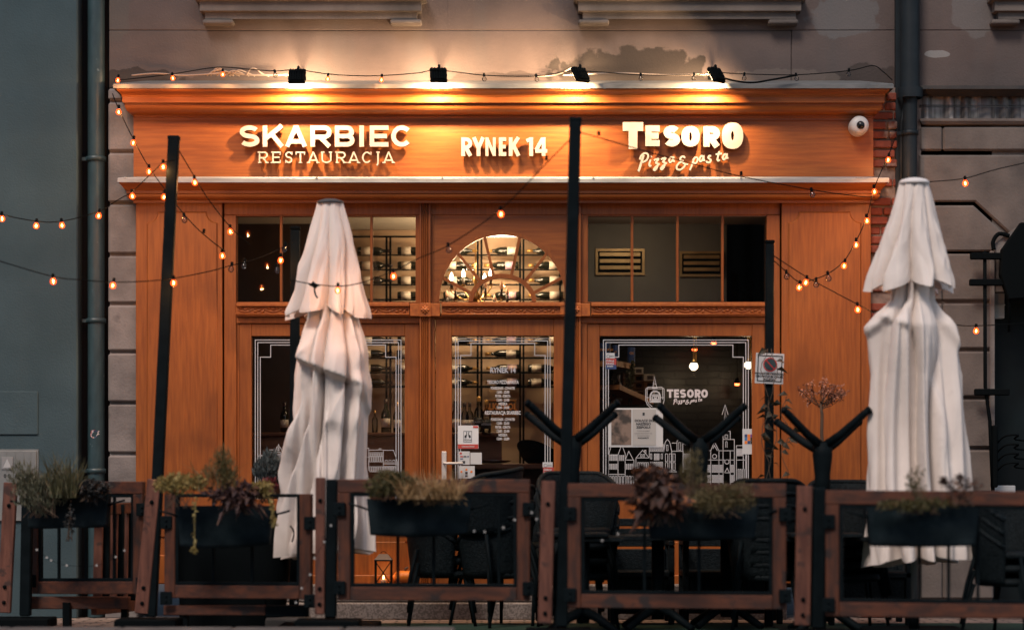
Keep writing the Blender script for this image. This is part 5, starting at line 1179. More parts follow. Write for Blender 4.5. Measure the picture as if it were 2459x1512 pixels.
light_string('string of bulbs sloping down from the sign pole towards the pale capped parasol',
    [(1852, 610, 18.5), (1935, 664, 18.3), (1990, 694, 18.2), (2060, 731, 18), (2100, 752, 17.8)], [(1935, 678, 1), (1990, 668, 0), (2060, 743, 1)])
light_string('upper string with a single bulb over the grey stone behind the pale capped parasol',
    [(2180, 440, 18.5), (2240, 436, 18.5), (2318, 428, 18.5), (2400, 405, 18.5), (2560, 370, 18.5)], [(2318, 440, 1)])
light_string('lower string with a single bulb over the grey stone behind the pale capped parasol',
    [(2200, 768, 18.8), (2270, 776, 18.8), (2344, 782, 18.8), (2560, 770, 18.8)], [(2344, 794, 1)])
# tiny star lights along the fence
def q3(zx, zy): return (zx*.34176, 995.9+.34176*zy)
def q4(zx, zy): return (810.4+.34176*zx, 995.9+.34176*zy)
def star_string(label, pts, d):
    P = [wp(x, y, d) for x, y in pts]; t = thing('star_lights', label, 'string lights', P[0], 'tiny star lights on the fence'); m = MB(); m.tube(catmull(P, 5), .0018, 5); m.build('cable', m_blk2, t)
    for p in P:
        m = MB()
        for k in range(5):
            a = 2*pi*k/5+p.x*7; m.tube([p, p+Vector((cos(a)*.011, -.008, sin(a)*.011))], [.0035, .0015], 5)
        m.ball(p, .004); m.build('star', m_white, t)
star_string('tiny white star lights strung over the smallest fence panel', [q3(*a) for a in ((260, 945), (330, 1000), (360, 1020), (470, 1055), (680, 1055), (815, 995), (875, 950))], 17.85)
star_string('tiny white star lights strung over the post before the dark capped parasol', [q3(*a) for a in ((2325, 775), (2280, 890), (2210, 1005), (2180, 1120), (2120, 1215), (2080, 1315))], 16.95)
star_string('tiny white star lights strung over the reddish panel and the post by the tallest pole', [q4(*a) for a in ((960, 815), (1035, 820), (1165, 790), (1245, 735), (1365, 685), (1400, 730))], 16.6)
star_string('tiny white star lights strung inside the wide panel under the big brown leaves', [q4(*a) for a in ((1860, 880), (1970, 835), (2090, 770))], 16.5)

# ------------------------------------------------------------------ chairs and tables on the terrace
def make_chair(label):
    t = thing('wicker_armchair', label, 'armchair', (0, 0, 0), 'stacked black wicker armchairs')
    m = MB(); vs = []; N, H = 26, 8
    for j in range(H+1):
        for i in range(N+1):
            a = radians(-112+224*i/N); e = abs(a)/radians(112); top = .875-.20*max(0, e-.35)**1.3/.57; z = .40+(top-.40)*j/H; r = .25+.05*j/H
            vs.append((r*1.08*sin(a), r*cos(a), z))
    k = len(vs); vs += [(x*.925, y*.925, z) for x, y, z in vs]; W2 = N+1; f = []
    for j in range(H):
        for i in range(N):
            b = j*W2+i; f += [(b, b+1, b+W2+1, b+W2), (k+b, k+b+W2, k+b+W2+1, k+b+1)]
    for i in range(N): f += [(i, k+i, k+i+1, i+1), (H*W2+i, H*W2+i+1, k+H*W2+i+1, k+H*W2+i)]
    for j in range(H): f += [(j*W2, (j+1)*W2, k+(j+1)*W2, k+j*W2), (j*W2+N, k+j*W2+N, k+(j+1)*W2+N, (j+1)*W2+N)]
    m.poly(vs, f, True); m.build('backrest', m_wick, t)
    m = MB(); pts = []
    for i in range(N+1):
        a = radians(-112+224*i/N); e = abs(a)/radians(112); pts.append((.292*1.08*sin(a), .292*cos(a), .875-.20*max(0, e-.35)**1.3/.57))
    m.tube(pts, .02, 8); m.build('rim', m_wick, t)
    m = MB(); m.lathe([(0, .445), (.24, .445), (.265, .43), (.265, .40), (.24, .385), (0, .385)], (0, -.01, 0), 24); m.build('seat', m_wick, t)
    for sx in (-1, 1):
        for sy in (-1, 1):
            m = MB(); m.tube([(sx*.20, sy*.19, .40), (sx*.235, sy*.235, .2), (sx*.26, sy*.27, 0.0)], [.016, .015, .014], 8); m.build('leg', m_black, t)
    return t
chair0 = make_chair('x'); first = True
def chair_stack(px, d, rz, n, dz, where, tilt=0.0):
    global first
    words = {4: ('lowest', 'second lowest', 'second highest', 'topmost'), 3: ('lowest', 'middle', 'topmost'), 2: ('lower', 'upper'), 1: ('single',)}[n]
    for i in range(n):
        o = chair0 if first else copy_tree(chair0); first = False
        o.location = (wx(px, d), d-20-.012*i, .018+dz*i); o.rotation_euler = (0, tilt*(i == n-1), rz+random.uniform(-.05, .05)+(.5*tilt if i == n-1 else 0))
        o['label'] = 'black wicker armchair, %s of the stack %s' % (words[i], where)
chair_stack(1190, 18.6, pi+.6, 4, .125, 'before the door leaf', .14)
chair_stack(1388, 18.25, .2, 4, .118, 'behind the tallest pole')
chair_stack(1842, 18.1, pi-.1, 4, .098, 'under the prohibition sign')
chair_stack(2035, 18.0, .1, 4, .095, 'before the dry little tree')
chair_stack(1060, 18.75, pi/2, 3, .11, 'behind the planter with dry grass')
chair_stack(2425, 17.2, .9, 3, .10, 'at the far end by the iron frame')
chair_stack(1285, 18.9, -.8, 3, .11, 'behind the hinge side of the door')
def bench(px0, px1, d, label):
    X0_, X1_, Y = wx(px0, d), wx(px1, d), d-20; t = thing('garden_bench', label, 'bench', ((X0_+X1_)/2, Y, .018), 'black slatted benches')
    m = MB(); m.box(X0_, X1_, Y, Y+.5, .40, .45, .008); m.build('seat', m_wick, t)
    for i in range(5): m = MB(); m.box(X0_+.04, X1_-.04, Y+.46, Y+.485, .47+i*.085, .535+i*.085, .006); m.build('back_slat', m_wick, t)
    m = MB(); m.box(X0_+.05, X1_-.05, Y+.42, Y+.455, .08, .62, .006); m.build('back_board', m_wick, t)
    for x in (X0_, X1_-.05): m = MB(); m.box(x, x+.05, Y+.45, Y+.5, .02, .92, .006); m.box(x, x+.05, Y, Y+.05, .02, .66, .006); m.box(x, x+.05, Y-.02, Y+.5, .66, .70, .006); m.build('side_frame', m_wick, t)
    m = MB(); m.box(X0_+.05, X1_-.05, Y+.02, Y+.05, .12, .40, .006); m.build('front_board', m_wick, t)
    return t
bench(1465, 1620, 18.75, 'black slatted bench behind the tables, closest to the tallest pole'); bench(1640, 1880, 18.8, 'black slatted bench in the dark under the olive plant'); bench(1990, 2190, 18.6, 'black slatted bench in the dark below the dry little tree')
def table(px, d, r, label, cat='table'):
    X, Y = wx(px, d), d-20; t = thing('pedestal_table', label, cat, (X, Y, .018), 'black pedestal tables')
    m = MB(); m.box(X-r, X+r, Y-r, Y+r, .725, .755, .006)
    for i in range(7): m.box(X-r+.01+i*(2*r-.02)/7, X-r+.01+(i+1)*(2*r-.02)/7-.008, Y-r+.004, Y+r-.004, .7555, .760)
    m.build('table_top', m_wick, t); m = MB(); m.tube([(X, Y, .1), (X, Y, .724)], .05, 12); m.build('column', m_black, t)
    for k in range(4):
        a = k*pi/2+pi/4; m = MB(); m.tube([(X, Y, .20), (X+.16*cos(a), Y+.16*sin(a), .14), (X+.36*cos(a), Y+.36*sin(a), .035)], [.035, .032, .026], 8); m.build('foot', m_black, t)
    return t
table(1580, 18.1, .40, 'black pedestal table carrying an upturned table, its splayed feet showing under the wide panel')
table(1745, 18.4, .42, 'black pedestal table in the dark behind the big brown leaves')
table(1985, 17.75, .40, 'black pedestal table behind the dim fence post, carrying an upturned table')
table(1400, 17.55, .30, 'small black pedestal table beside the tallest pole, carrying an upturned table')
def upturned(px, d, pyc, pyt, half, label, zb=.762, yaw=0):
    X, Y = wx(px, d), d-20; zc, zt = wz(pyc, d), wz(pyt, d); s_ = d/FOC; t = thing('upturned_table', label, 'table', (X, Y, zb), 'black tables stacked upside down')
    m = MB(); m.box(X-.27, X+.27, Y-.27, Y+.27, zb, zb+.03, .006); m.build('table_top', m_wick, t)
    m = MB(); m.tube([(X, Y, zb+.03), (X, Y, zc-.25), (X, Y, zc-.10), (X, Y, zc)], [.055, .060, .075, .075], 14); m.build('column', m_black, t)
    for sg in (-1, 1):
        for dy, lift in ((-.10, 0), (.12, -.075)):
            m = MB(); R = .031
            b = Vector((X+sg*half*s_*(1 if dy < 0 else 1.0), Y+dy*2.2, zt+lift)); a = Vector((X+sg*.02, Y+dy*.3, zc-.02+lift*.6)); e = a+(b-a)*.35-Vector((0, 0, .012))
            m.tube([a, e, a+(b-a)*.9, b], [R*1.1, R, R*.9, R*.85], 10)
            m.tube([b-(b-a).normalized()*.012, b+Vector((sg*.010, 0, .006))], [R*1.05, R*.7], 10); m.build('foot', m_black, t)
    return t
upturned(1373, 17.5, 1050, 968, 108, 'upturned black table with its feet either side of the tallest pole')
upturned(1680, 17.55, 1052, 976, 102, 'upturned black table with raised feet before the glass town drawing')
upturned(1975, 17.4, 1062, 985, 102, 'upturned black table with raised feet below the dry little tree')
m = MB(); m.box(wx(432, 18.2), wx(640, 18.2), -1.85, -1.80, .03, wz(1255, 18.2), .01); t = thing('folded_table', 'black table top standing on edge behind the panel without a top rail', 'table', (wx(536, 18.2), -1.8, .02)); m.build('table_top', m_blk2, t)
m = MB()
for px in (470, 600): m.tube([(wx(px, 18.2), -1.78, .03), (wx(px, 18.2), -1.6, .5)], .014, 8)
m.build('folding_leg', m_black, t)
# lantern and pumpkin on the step
d = 19.78; X, Y, Z = wx(921, d), d-20, .301; t = thing('lantern', 'dark metal lantern with crossed bars and a candle burning on the doorstep', 'lantern', (X, Y, Z))
z1 = wz(1346, d); hw = 19*d/FOC; m = MB()
for sx in (-1, 1):
    for sy in (-1, 1): m.beam((X+sx*hw, Y+sy*hw, Z), (X+sx*hw, Y+sy*hw, z1), .012, .012)
for sx in (-1, 1): m.beam((X-sx*hw*.95, Y-hw, Z+.01), (X+sx*hw*.95, Y-hw, z1-.005), .008, .006)
m.box(X-hw-.008, X+hw+.008, Y-hw-.008, Y+hw+.008, z1, z1+.012); m.box(X-hw-.004, X+hw+.004, Y-hw-.004, Y+hw+.004, Z, Z+.010); m.build('frame', m_blk2, t)
m = MB(); zr = z1+.012; h2_ = .048; v = [(X+sx*(hw+.01), Y+sy*(hw+.01), zr) for sx, sy in ((-1, -1), (1, -1), (1, 1), (-1, 1))]+[(X+sx*hw*.55, Y+sy*hw*.55, zr+h2_) for sx, sy in ((-1, -1), (1, -1), (1, 1), (-1, 1))]
m.poly(v, [(0, 1, 5, 4), (1, 2, 6, 5), (2, 3, 7, 6), (3, 0, 4, 7), (4, 5, 6, 7), (3, 2, 1, 0)]); m.build('roof', mat('brown metal', (.07, .05, .04), .45, .3), t)
m = MB(); m.tube([(X+.022*cos(a), Y, zr+h2_+.006+.016*sin(a)) for a in [pi*i/8 for i in range(9)]], .003, 6); m.build('ring', m_blk2, t)
m = MB(); m.tube([(X, Y, Z+.01), (X, Y, Z+.045)], .024, 14); o = m.build('candle', mat('cream candle wax', (.7, .5, .35), .5, translucent=.3), t)
m = MB(); m.lathe([(0, Z+.045), (.006, Z+.053), (.004, Z+.066), (0, Z+.08)], (X, Y, 0), 10); m.build('flame', emit('candle flame', (1, .42, .10), 30), o)
lp = bpy.data.lights.new('candle_light', 'POINT'); lp.energy = .35; lp.color = (1, .45, .12); lp.shadow_soft_size = .012; lo = bpy.data.objects.new('candle_light', lp); COL.objects.link(lo); lo.parent = t; lo.location = (0, -.001, .10)
def pumpkin(px, r, label, dd):
    X, Y = wx(px, dd), dd-20; t = thing('pumpkin', label, 'pumpkin', (X, Y, .301), 'pumpkins on the doorstep'); m = MB(); vs = []; N, H = 48, 14
    for j in range(H+1):
        p = pi*j/H
        for i in range(N): a = 2*pi*i/N; k = r*(1-.09*(1-abs(sin(4*a)))); vs.append((X+k*sin(p)*cos(a), Y+k*sin(p)*sin(a), .301+r*.62-r*.62*cos(p)*(1-.25*(abs(cos(p))**6))))
    m.poly(vs, [(j*N+i, j*N+(i+1) % N, (j+1)*N+(i+1) % N, (j+1)*N+i) for j in range(H) for i in range(N)], True); m.build('rind', mat('orange pumpkin rind', (.75, .22, .02), .45, col2=(.6, .15, .015), scale=6), t)
    m = MB(); m.tube([(X, Y, .301+r*1.12), (X+.01, Y, .301+r*1.3), (X+.03, Y, .301+r*1.4)], [.014, .01, .008], 8); m.build('stalk', m_twig, t)
pumpkin(972, .105, 'round orange pumpkin low on the doorstep right beside the lantern', 19.8); pumpkin(1560, .09, 'orange pumpkin almost lost in the dark behind the wide fence panel', 19.8)

# ------------------------------------------------------------------ prohibition sign, posters and stickers
d = 18.44; t = thing('prohibition_sign', 'square white prohibition sign with red ring on the vine covered pole', 'sign', wp(1848, 885, d)); Y = d-20
R = Matrix.Rotation(radians(2.5), 4, 'Y')
def rot_build(mb, nm, mt): 
    P = wp(1848, 885, d); bmesh.ops.transform(mb.bm, matrix=Matrix.Translation(P) @ R @ Matrix.Translation(-P), verts=mb.bm.verts[:]); return mb.build(nm, mt, t)
m = MB(); m.pbox(1814, 1882, 848, 921, Y, Y+.006, .001); rot_build(m, 'board', m_paper)
m = MB(); prb(m, [(1820, 854), (1877, 854), (1877, 915), (1820, 915)], 2.2, Y-.002, .0015, True)
text_mb(m, 'W NASZYM OGRÓDKU', wx(1848.5, d), wz(899, d), .0225, Y-.002, .03); text_mb(m, 'OBOWIĄZUJE ZAKAZ', wx(1848.5, d), wz(906, d), .0225, Y-.002, .03); text_mb(m, 'PALENIA', wx(1848.5, d), wz(913, d), .0225, Y-.002, .03); rot_build(m, 'lettering', m_blk2)
m = MB(); c = (1849, 875); m.prism(pl([(c[0]+14*cos(k*pi/12), c[1]+14*sin(k*pi/12)) for k in range(24)], d), Y-.0015, Y-.0005); rot_build(m, 'dark_disc', m_pipe)
m = MB(); prb(m, [(c[0]+15.5*cos(k*pi/14), c[1]+15.5*sin(k*pi/14)) for k in range(28)], 2.6, Y-.003, .0022, True); prb(m, [(c[0]-11, c[1]-11), (c[0]+11, c[1]+11)], 2.4, Y-.0036, .0028); rot_build(m, 'red_ring', mat('red sign paint', (.42, .03, .03), .5))
GS = GL-.002; SD = 20+GS
def sheet(name, label, cat, px0, px1, py0, py1, mt, Y=GS):
    t = thing(name, label, cat, (wx((px0+px1)/2), Y, wz((py0+py1)/2))); m = MB(); m.pbox(px0, px1, py0, py1, Y, Y+.0015); m.build('sheet', mt, t); return t
def blk(t, name, mt, *rects, Y=GS-.0015, texts=()):
    m = MB()
    for r in rects: m.pbox(*r, Y, Y+.001)
    for b, cx, py, cap, bold, xs in texts: text_mb(m, b, wx(cx, SD), wz(py, SD), cap*SD/FOC/.7, Y, bold, xs)
    return m.build(name, mt, t)
m_ink = mat('dark print', (.02, .025, .03), .6); m_redp = mat('red print', (.42, .05, .04), .6); m_navy = mat('navy print', (.03, .06, .16), .6); m_oran = mat('orange print', (.7, .2, .03), .6); m_gol = mat('golden print', (.35, .2, .05), .6)
t = sheet('poster', 'white framed recruiting poster with dark photo and pale text card on the right window', 'poster', 1461, 1592, 979, 1073, m_paper)
blk(t, 'photo', mat('dark kitchen photo print', (.04, .035, .03), .5, col2=(.20, .15, .12), scale=9, contrast=(.45, .6)), (1468, 1516, 983, 1068)); blk(t, 'text_card', mat('pale grey card', (.36, .37, .36), .6), (1519, 1575, 982, 1069), Y=GS-.003)
blk(t, 'poster_text', m_ink, (1543, 1548, 990, 997), Y=GS-.0045, texts=(('DOŁĄCZ DO', 1547, 1012, 5.4, .04, 1.0), ('NASZEGO', 1545, 1020, 5.4, .04, 1.0), ('ZESPOŁU!', 1545, 1028, 5.4, .04, 1.0), ('KUCHARZY', 1545, 1052.5, 3.2, .04, 1.1)))
blk(t, 'poster_small_text', mat('grey print', (.2, .2, .2), .6), Y=GS-.0045, texts=(('POSZUKUJEMY', 1545, 1035.5, 3.0, .01, 1.1), ('KANDYDATÓW NA', 1545, 1041.5, 3.0, .01, 1.1), ('STANOWISKA', 1545, 1047, 3.0, .01, 1.1)))
def local_sticker(label, px0, py0, w, py_m, py1):
    t = sheet('sticker', label, 'sticker', px0, px0+w, py0, py_m, m_paper)
    m = MB(); m.ribbon(pl([(px0+7+4*cos(k*.6), py0+8+4*sin(k*.6)) for k in range(10)], SD), .003, GS-.001, GS); text_mb(m, 'miasto', wx(px0+w*.66, SD), wz(py0+9, SD), .016, GS-.0015, .01); m.build('mark', m_ink, t)
    blk(t, 'red_block', mat('red to blue print', (.40, .06, .05), .6) if 'red to blue print' not in bpy.data.materials else bpy.data.materials['red to blue print'], (px0+1, px0+w+4, py_m, py_m+(py1-py_m)*.6), Y=GS); blk(t, 'blue_block', m_navy, (px0+1, px0+w+4, py_m+(py1-py_m)*.6, py1), Y=GS)
    blk(t, 'sticker_text', m_paper, texts=(('Odkryj', px0+w*.5, py_m+8, 4.6, .03, 1), ('lokalne', px0+w*.5, py_m+14.5, 4.6, .03, 1), ('smaki', px0+w*.5, py_m+20.5, 4.6, .03, 1)))
local_sticker('white, red and blue sticker in the top corner of the right window', 1454, 847, 22, 860, 886)
local_sticker('white, red and blue sticker low on the door glass at the hinge side', 1303, 1109, 24, 1121, 1152)
t = sheet('notice', 'white leaflet with coloured squares at the edge of the right window', 'leaflet', 1783, 1810, 1029, 1090, m_paper, GS)
for i, c in enumerate((m_navy, m_oran, mat('violet print', (.16, .06, .25), .6), mat('blue print', (.05, .18, .4), .6), m_oran, m_ink, m_oran, m_navy, m_ink)): blk(t, 'colour_square', c, (1788+7*(i % 3), 1794.4+7*(i % 3), 1042+8*(i//3), 1049.4+8*(i//3)))
t = sheet('plaque', 'white square award plaque with two geese and a red band on the door glass', 'plaque', 1099, 1149, 1021, 1077, mat('white enamel', (.62, .66, .68), .25)); blk(t, 'red_band', m_redp, (1099.5, 1148.5, 1066, 1076.5), (1136, 1148, 1022, 1027)); blk(t, 'emblem', m_ink, (1113, 1133, 1034, 1034.8), (1113, 1133, 1060, 1060.8), (1113, 1113.8, 1034, 1060), (1132.2, 1133, 1034, 1060), texts=(('GĘSINA', 1123, 1057.5, 4.0, .01, 1), ('', 1123, 1060, 3, 0, 1)))
m = MB()
for sx, xx in ((1, 1118.5), (-1, 1127.5)):
    m.prism(pl([(xx-sx*3.5, 1048), (xx-sx*2, 1044), (xx+sx*1.2, 1043.5), (xx+sx*1.6, 1038.5), (xx+sx*.2, 1037.5), (xx+sx*1.2, 1035.8), (xx+sx*3, 1037.2), (xx+sx*3, 1044), (xx+sx*1.5, 1050), (xx-sx*1, 1051.5)], SD), GS-.0015, GS-.0005)
m.build('goose_emblem', m_ink, t)
blk(t, 'band_text', m_paper, Y=GS-.003, texts=(('Czerwona Gęsina!', 1124, 1073, 3.8, .02, .75),))
t = sheet('notice', 'white leaflet with small orange mark and cards, beside the door handle', 'leaflet', 1101.5, 1128, 1083, 1115, m_paper); blk(t, 'card_mark', m_redp, (1105, 1112, 1094, 1097), (1104, 1109, 1085.5, 1090)); blk(t, 'card_mark', m_ink, (1113, 1120, 1094, 1097), (1110, 1117, 1106, 1112)); blk(t, 'card_mark', m_navy, (1122, 1126, 1094, 1097), (1105, 1112, 1100, 1102))
sheet('notice', 'plain blank white card stuck beside the small leaflet on the door glass', 'leaflet', 1129.5, 1157, 1086, 1114, m_paper)
t = sheet('notice', 'white leaflet with three orange circles at the lower door glass', 'leaflet', 1102, 1140, 1118, 1148, m_paper)
m = MB()
for cx_, cy_ in ((1108, 1132), (1120, 1127), (1132, 1132)): m.prism(pl([(cx_+2.8*cos(k*pi/6), cy_+2.8*sin(k*pi/6)) for k in range(12)], SD), GS-.0015, GS-.0005)
m.build('circle_mark', m_oran, t); blk(t, 'card_mark', m_ink, (1117, 1123, 1132, 1138), (1117, 1123, 1140, 1144))

# ------------------------------------------------------------------ things seen through the glass
d = 21.5; rows_ = [602, 637, 673, 709, 745, 782, 817, 849, 884, 918]; cols_ = [857, 950, 1062, 1162, 1264]
t = thing('wine_rack', 'black metal wine rack filling the back wall behind the fanlight and door', 'wine rack', (wx(1130, d), d-20, .3))
for px in (838, 844, 928, 937, 1147, 1156, 1249, 1257, 1345): m = MB(); m.box(wx(px-2.5, d), wx(px+2.5, d), 1.5, 1.53, .3, wz(566 if px > 900 else 566, d)); m.build('upright', m_blk2, t)
for py in rows_: m = MB(); m.box(wx(836, d), wx(1350, d), 1.46, 1.475, wz(py+13, d), wz(py+11, d)); m.box(wx(836, d), wx(1350, d), 1.56, 1.575, wz(py+10, d), wz(py+7, d)); m.build('rail', m_blk2, t)
m = MB(); m.box(wx(790, d), wx(1000, d), 1.5, 1.52, wz(570, d), wz(566, d)); m.build('top_rail', m_blk2, t)
m_btl = mat('dark bottle glass', (.010, .011, .008), .12); m_lab = mat('cream wine label', (.60, .54, .46), .6, col2=(.42, .36, .3), scale=30); m_lab2 = mat('pinkish wine label', (.5, .36, .33), .6, col2=(.3, .2, .28), scale=18, contrast=(.45, .55)); m_cap = mat('gold capsule', (.42, .24, .07), .35, .5); m_cap2 = mat('dark capsule', (.03, .012, .012), .4)
def make_bottle(lab, cap):
    t = thing('wine_bottle', 'dark wine bottle lying on the rack behind the glass', 'wine bottle', (0, 0, 0), 'wine bottles lying on the rack')
    m = MB(); m.lathe([(0, 0), (.034, 0), (.037, .01), (.037, .19), (.030, .215), (.016, .24), (.0145, .26), (.0145, .318), (0, .318)], n=18, axis='X'); m.build('bottle_glass', m_btl, t)
    m = MB(); m.lathe([(.0372, .035), (.0378, .035), (.0378, .125), (.0372, .125)], n=18, axis='X'); m.build('bottle_label', lab, t)
    m = MB(); m.lathe([(0, .322), (.0155, .322), (.0155, .268), (.0148, .268)], n=14, axis='X'); m.build('capsule', cap, t)
    return t
protos = [make_bottle(m_lab, m_cap), make_bottle(m_lab2, m_cap), make_bottle(m_lab, m_cap2)]; used = [False]*3; rnd = random.Random(77)
for ci, cpx in enumerate(cols_):
    for ri, py in enumerate(rows_):
        if py in (745, 782): continue
        if rnd.random() < .03 or (ci == 4 and ri == 7): continue
        k = [2, 0, 0, 1, 0][ci] if rnd.random() < .8 else rnd.randrange(3)
        o = protos[k] if not used[k] else copy_tree(protos[k]); used[k] = True
        flip = ci in (3, 4) and not (ri > 7 and ci == 4)
        x0 = wx(cpx, d); o.location = (x0+(.335 if flip else .01)+rnd.uniform(-.012, .012), 1.515, wz(py, d)); o.rotation_euler = (rnd.uniform(0, 6), 0, pi if flip else 0)
for i, u in enumerate(used):
    if not u:
        for ch in list(protos[i].children): bpy.data.objects.remove(ch)
        bpy.data.objects.remove(protos[i])
# ceiling lamp and chandelier behind the fanlight
m_lampw = emit('warm white lamp', (1, .80, .58), 9)
d = 21.0; X = wx(1195, d); t = thing('ceiling_lamp', 'long white ceiling lamp seen through the top of the fanlight', 'ceiling lamp', (X, d-20, wz(566, d))); m = MB(); m.box(X-.28, X+.28, d-20, d-19.9, wz(566, d), wz(562, d)); m.build('diffuser', m_lampw, t)
m = MB(); m.box(X-.29, X+.29, d-20.005, d-19.89, wz(562, d)+.001, 3.559); m.build('housing', m_white, t)
def area(name, par, loc, sx, sy, w, col, rot=(0, 0, 0)):
    li = bpy.data.lights.new(name, 'AREA'); li.shape = 'RECTANGLE'; li.size = sx; li.size_y = sy; li.energy = w; li.color = col
    o = bpy.data.objects.new(name, li); COL.objects.link(o); o.parent = par; o.location = loc; o.rotation_euler = rot; return o
area('ceiling_light', t, (0, .0, -.03), .5, .1, 11, (1, .70, .42), (radians(28), 0, 0))
d = 20.75; cxp = 1142; t = thing('chandelier', 'brass chandelier with candle lamps behind the fanlight', 'chandelier', (wx(cxp, d), d-20, wz(705, d))); m_brass = mat('brass', (.55, .33, .12), .28, .9)
m = MB(); m.tube([(wx(cxp, d), d-20, wz(725, d)), (wx(cxp, d), d-20, 3.55)], .006, 8); m.lathe([(0, -.06), (.03, -.04), (.05, 0), (.02, .05), (.012, .12), (.03, .15), (.01, .2)], (wx(cxp, d), d-20, wz(712, d)), 16); m.build('stem', m_brass, t)
m_flame = emit('lit candle lamp', (1, .72, .40), 26); m_candle = mat('dark candle sleeve', (.04, .03, .025), .5); m_frost = mat('frosted candle bulb', (.75, .55, .42), .4, translucent=.4)
for i, (px, py, on, dy) in enumerate(((1085, 668, 1, -.1), (1112, 655, 1, .12), (1163, 663, 1, .2), (1178, 654, 1, .1), (1073, 706, 0, .05), (1095, 695, 0, -.18), (1166, 689, 0, -.2), (1204, 689, 0, -.1), (1218, 700, 0, .08), (1187, 712, 0, .22))):
    P = wp(px, py, d); P.y += dy; c = Vector((wx(cxp, d), d-20, wz(712, d))); m = MB(); b = P-Vector((0, 0, .11)); m.tube(catmull([c, (c+b)/2-Vector((0, 0, .06)), b-Vector((0, 0, .02)), b], 5), .006, 6); m.lathe([(0, 0), (.02, .004), (.024, .012)], b, 12); o = m.build('arm', m_brass, t)
    if on:
        cl = bpy.data.lights.new('candle_lamp_light', 'POINT'); cl.energy = 4.0; cl.color = (1, .66, .36); cl.shadow_soft_size = .02; co = bpy.data.objects.new('candle_lamp_light', cl); COL.objects.link(co); co.parent = t; co.location = P+Vector((0, 0, .075))-Vector((wx(cxp, d), d-20, wz(705, d)))
    m = MB(); m.tube([b, P-Vector((0, 0, .028))], .0125, 10); m.build('candle', m_candle, o)
    m = MB(); m.lathe([(0, -.030), (.010, -.026), (.016, -.006), (.012, .018), (.004, .038), (0, .045)], P, 12); m.build('candle_lamp', m_flame if on else m_frost, o)
m = MB(); rnd = random.Random(8)
for i in range(26):
    a = rnd.uniform(0, 6.28); r = rnd.uniform(.02, .10); x, y, z = wx(cxp, d)+r*cos(a), d-20+r*sin(a), rnd.uniform(wz(722, d), wz(640, d)); m.ball((x, y, z), .006, n=4)
m.build('crystal', glass('crystal bead', (1, .95, .85), 1.8, .02), t)
# bar counter
d = 20.9; m_bar = mat('brown bar timber', (.24, .105, .045), .5, col2=(.15, .06, .026), scale=4, stretch=(.6, 5, 5))
t = thing('bar_counter', 'brown timber bar counter behind the left window and the door', 'bar counter', (wx(900, d), .9, .3))
m = MB(); m.box(wx(560, d), wx(1205, d), .85, 1.2, wz(1046, d), wz(1038, d), .004); m.build('counter_top', m_bar, t)
m = MB(); m.box(wx(560, d), wx(1000, d), .9, .94, .3, wz(1046, d)); m.box(wx(1000, d), wx(1205, d), 1.0, 1.04, wz(1110, d), wz(1046, d)); m.build('front_panel', m_bar, t)
m = MB(); m.box(wx(1080, d), wx(1396, d)-.02, .6, 1.25, wz(1125, d), wz(1113, d), .004); m.build('low_shelf', m_bar, t)
m = MB(); m.box(wx(1083, d), wx(1396, d)-.03, .75, 1.25, .3, wz(1126, d)); m.build('cabinet', m_dark, t)
def standing(px, py0, py1, dd, col, label, lab=None, cap=None, txt=None, liquid=None, lcol=(.6, .5, .36)):
    z0, z1 = wz(py1, dd), wz(py0, dd); h = z1-z0; X, Y = wx(px, dd), dd-20; t = thing('spirit_bottle', label, 'bottle', (X, Y, z0), 'spirit bottles on the bar'); r = h*.135
    m = MB(); m.lathe([(0, z0), (r, z0), (r, z0+h*.56), (r*.8, z0+h*.64), (r*.36, z0+h*.74), (r*.32, z0+h*.93), (0, z0+h*.93)], (X, Y, 0), 20); m.build('bottle_glass', col, t)
    m = MB(); m.lathe([(r*.40, z0+h*.86), (r*.42, z0+h), (0, z0+h)], (X, Y, 0), 14); m.build('bottle_cap', cap or m_cap, t)
    if lab:
        m = MB(); m.lathe([(r*1.004, z0+h*.16), (r*1.02, z0+h*.16), (r*1.02, z0+h*.42), (r*1.004, z0+h*.42)], (X, Y, 0), 20); m.build('bottle_label', lab, t)
    if txt: m = MB(); text_mb(m, txt, X, z0+h*.26, r*.62, Y-r*1.12, .04); m.build('label_text', m_paper, t)
m_clear = glass('clear bottle glass', (.80, .82, .78), 1.5, .04); m_green = mat('dark green glass', (.008, .02, .012), .1)
standing(683, 965, 1038, 20.95, m_btl, 'dark bottle with cream label at the left window, beside the black pole', m_lab, m_cap2)
standing(926, 958, 1038, 20.95, m_green, 'dark green spirit bottle with cream label in the left window', m_lab, m_cap2)
standing(954, 966, 1038, 20.98, m_clear, 'clear bottle with pale label beside the dark green spirit bottle', m_lab, m_cap)
standing(900, 985, 1038, 21.0, m_clear, 'short clear bottle nearest the parasol in the left window', None, m_cap)
standing(1094, 962, 1038, 20.98, m_clear, 'clear bottle half behind the white door frame lines', m_lab, m_cap2)
standing(1116, 966, 1038, 20.95, m_clear, 'clear bottle with dark cap, the left one of a close pair on the bar', m_lab, m_cap2)
standing(1128, 966, 1038, 20.97, m_clear, 'clear bottle with dark cap, the right one of a close pair on the bar', m_lab, m_cap2)
standing(1150, 952, 1038, 20.95, m_clear, 'clear aperitif bottle with black label band reading CAMPARI', m_ink, m_cap, 'CAMPARI')
standing(1168, 960, 1042, 20.85, m_clear, 'clear aperitif bottle with orange lettering reading APEROL', m_ink, m_cap, 'APEROL')
d = 21.35; t = thing('bar_sign', 'dark framed sign with golden capitals hanging behind the door glass', 'sign', wp(1201, 980, d)); m = MB(); m.pbox(1164, 1240, 959, 999, d-20, d-19.98, .003); m.build('board', m_dark, t)
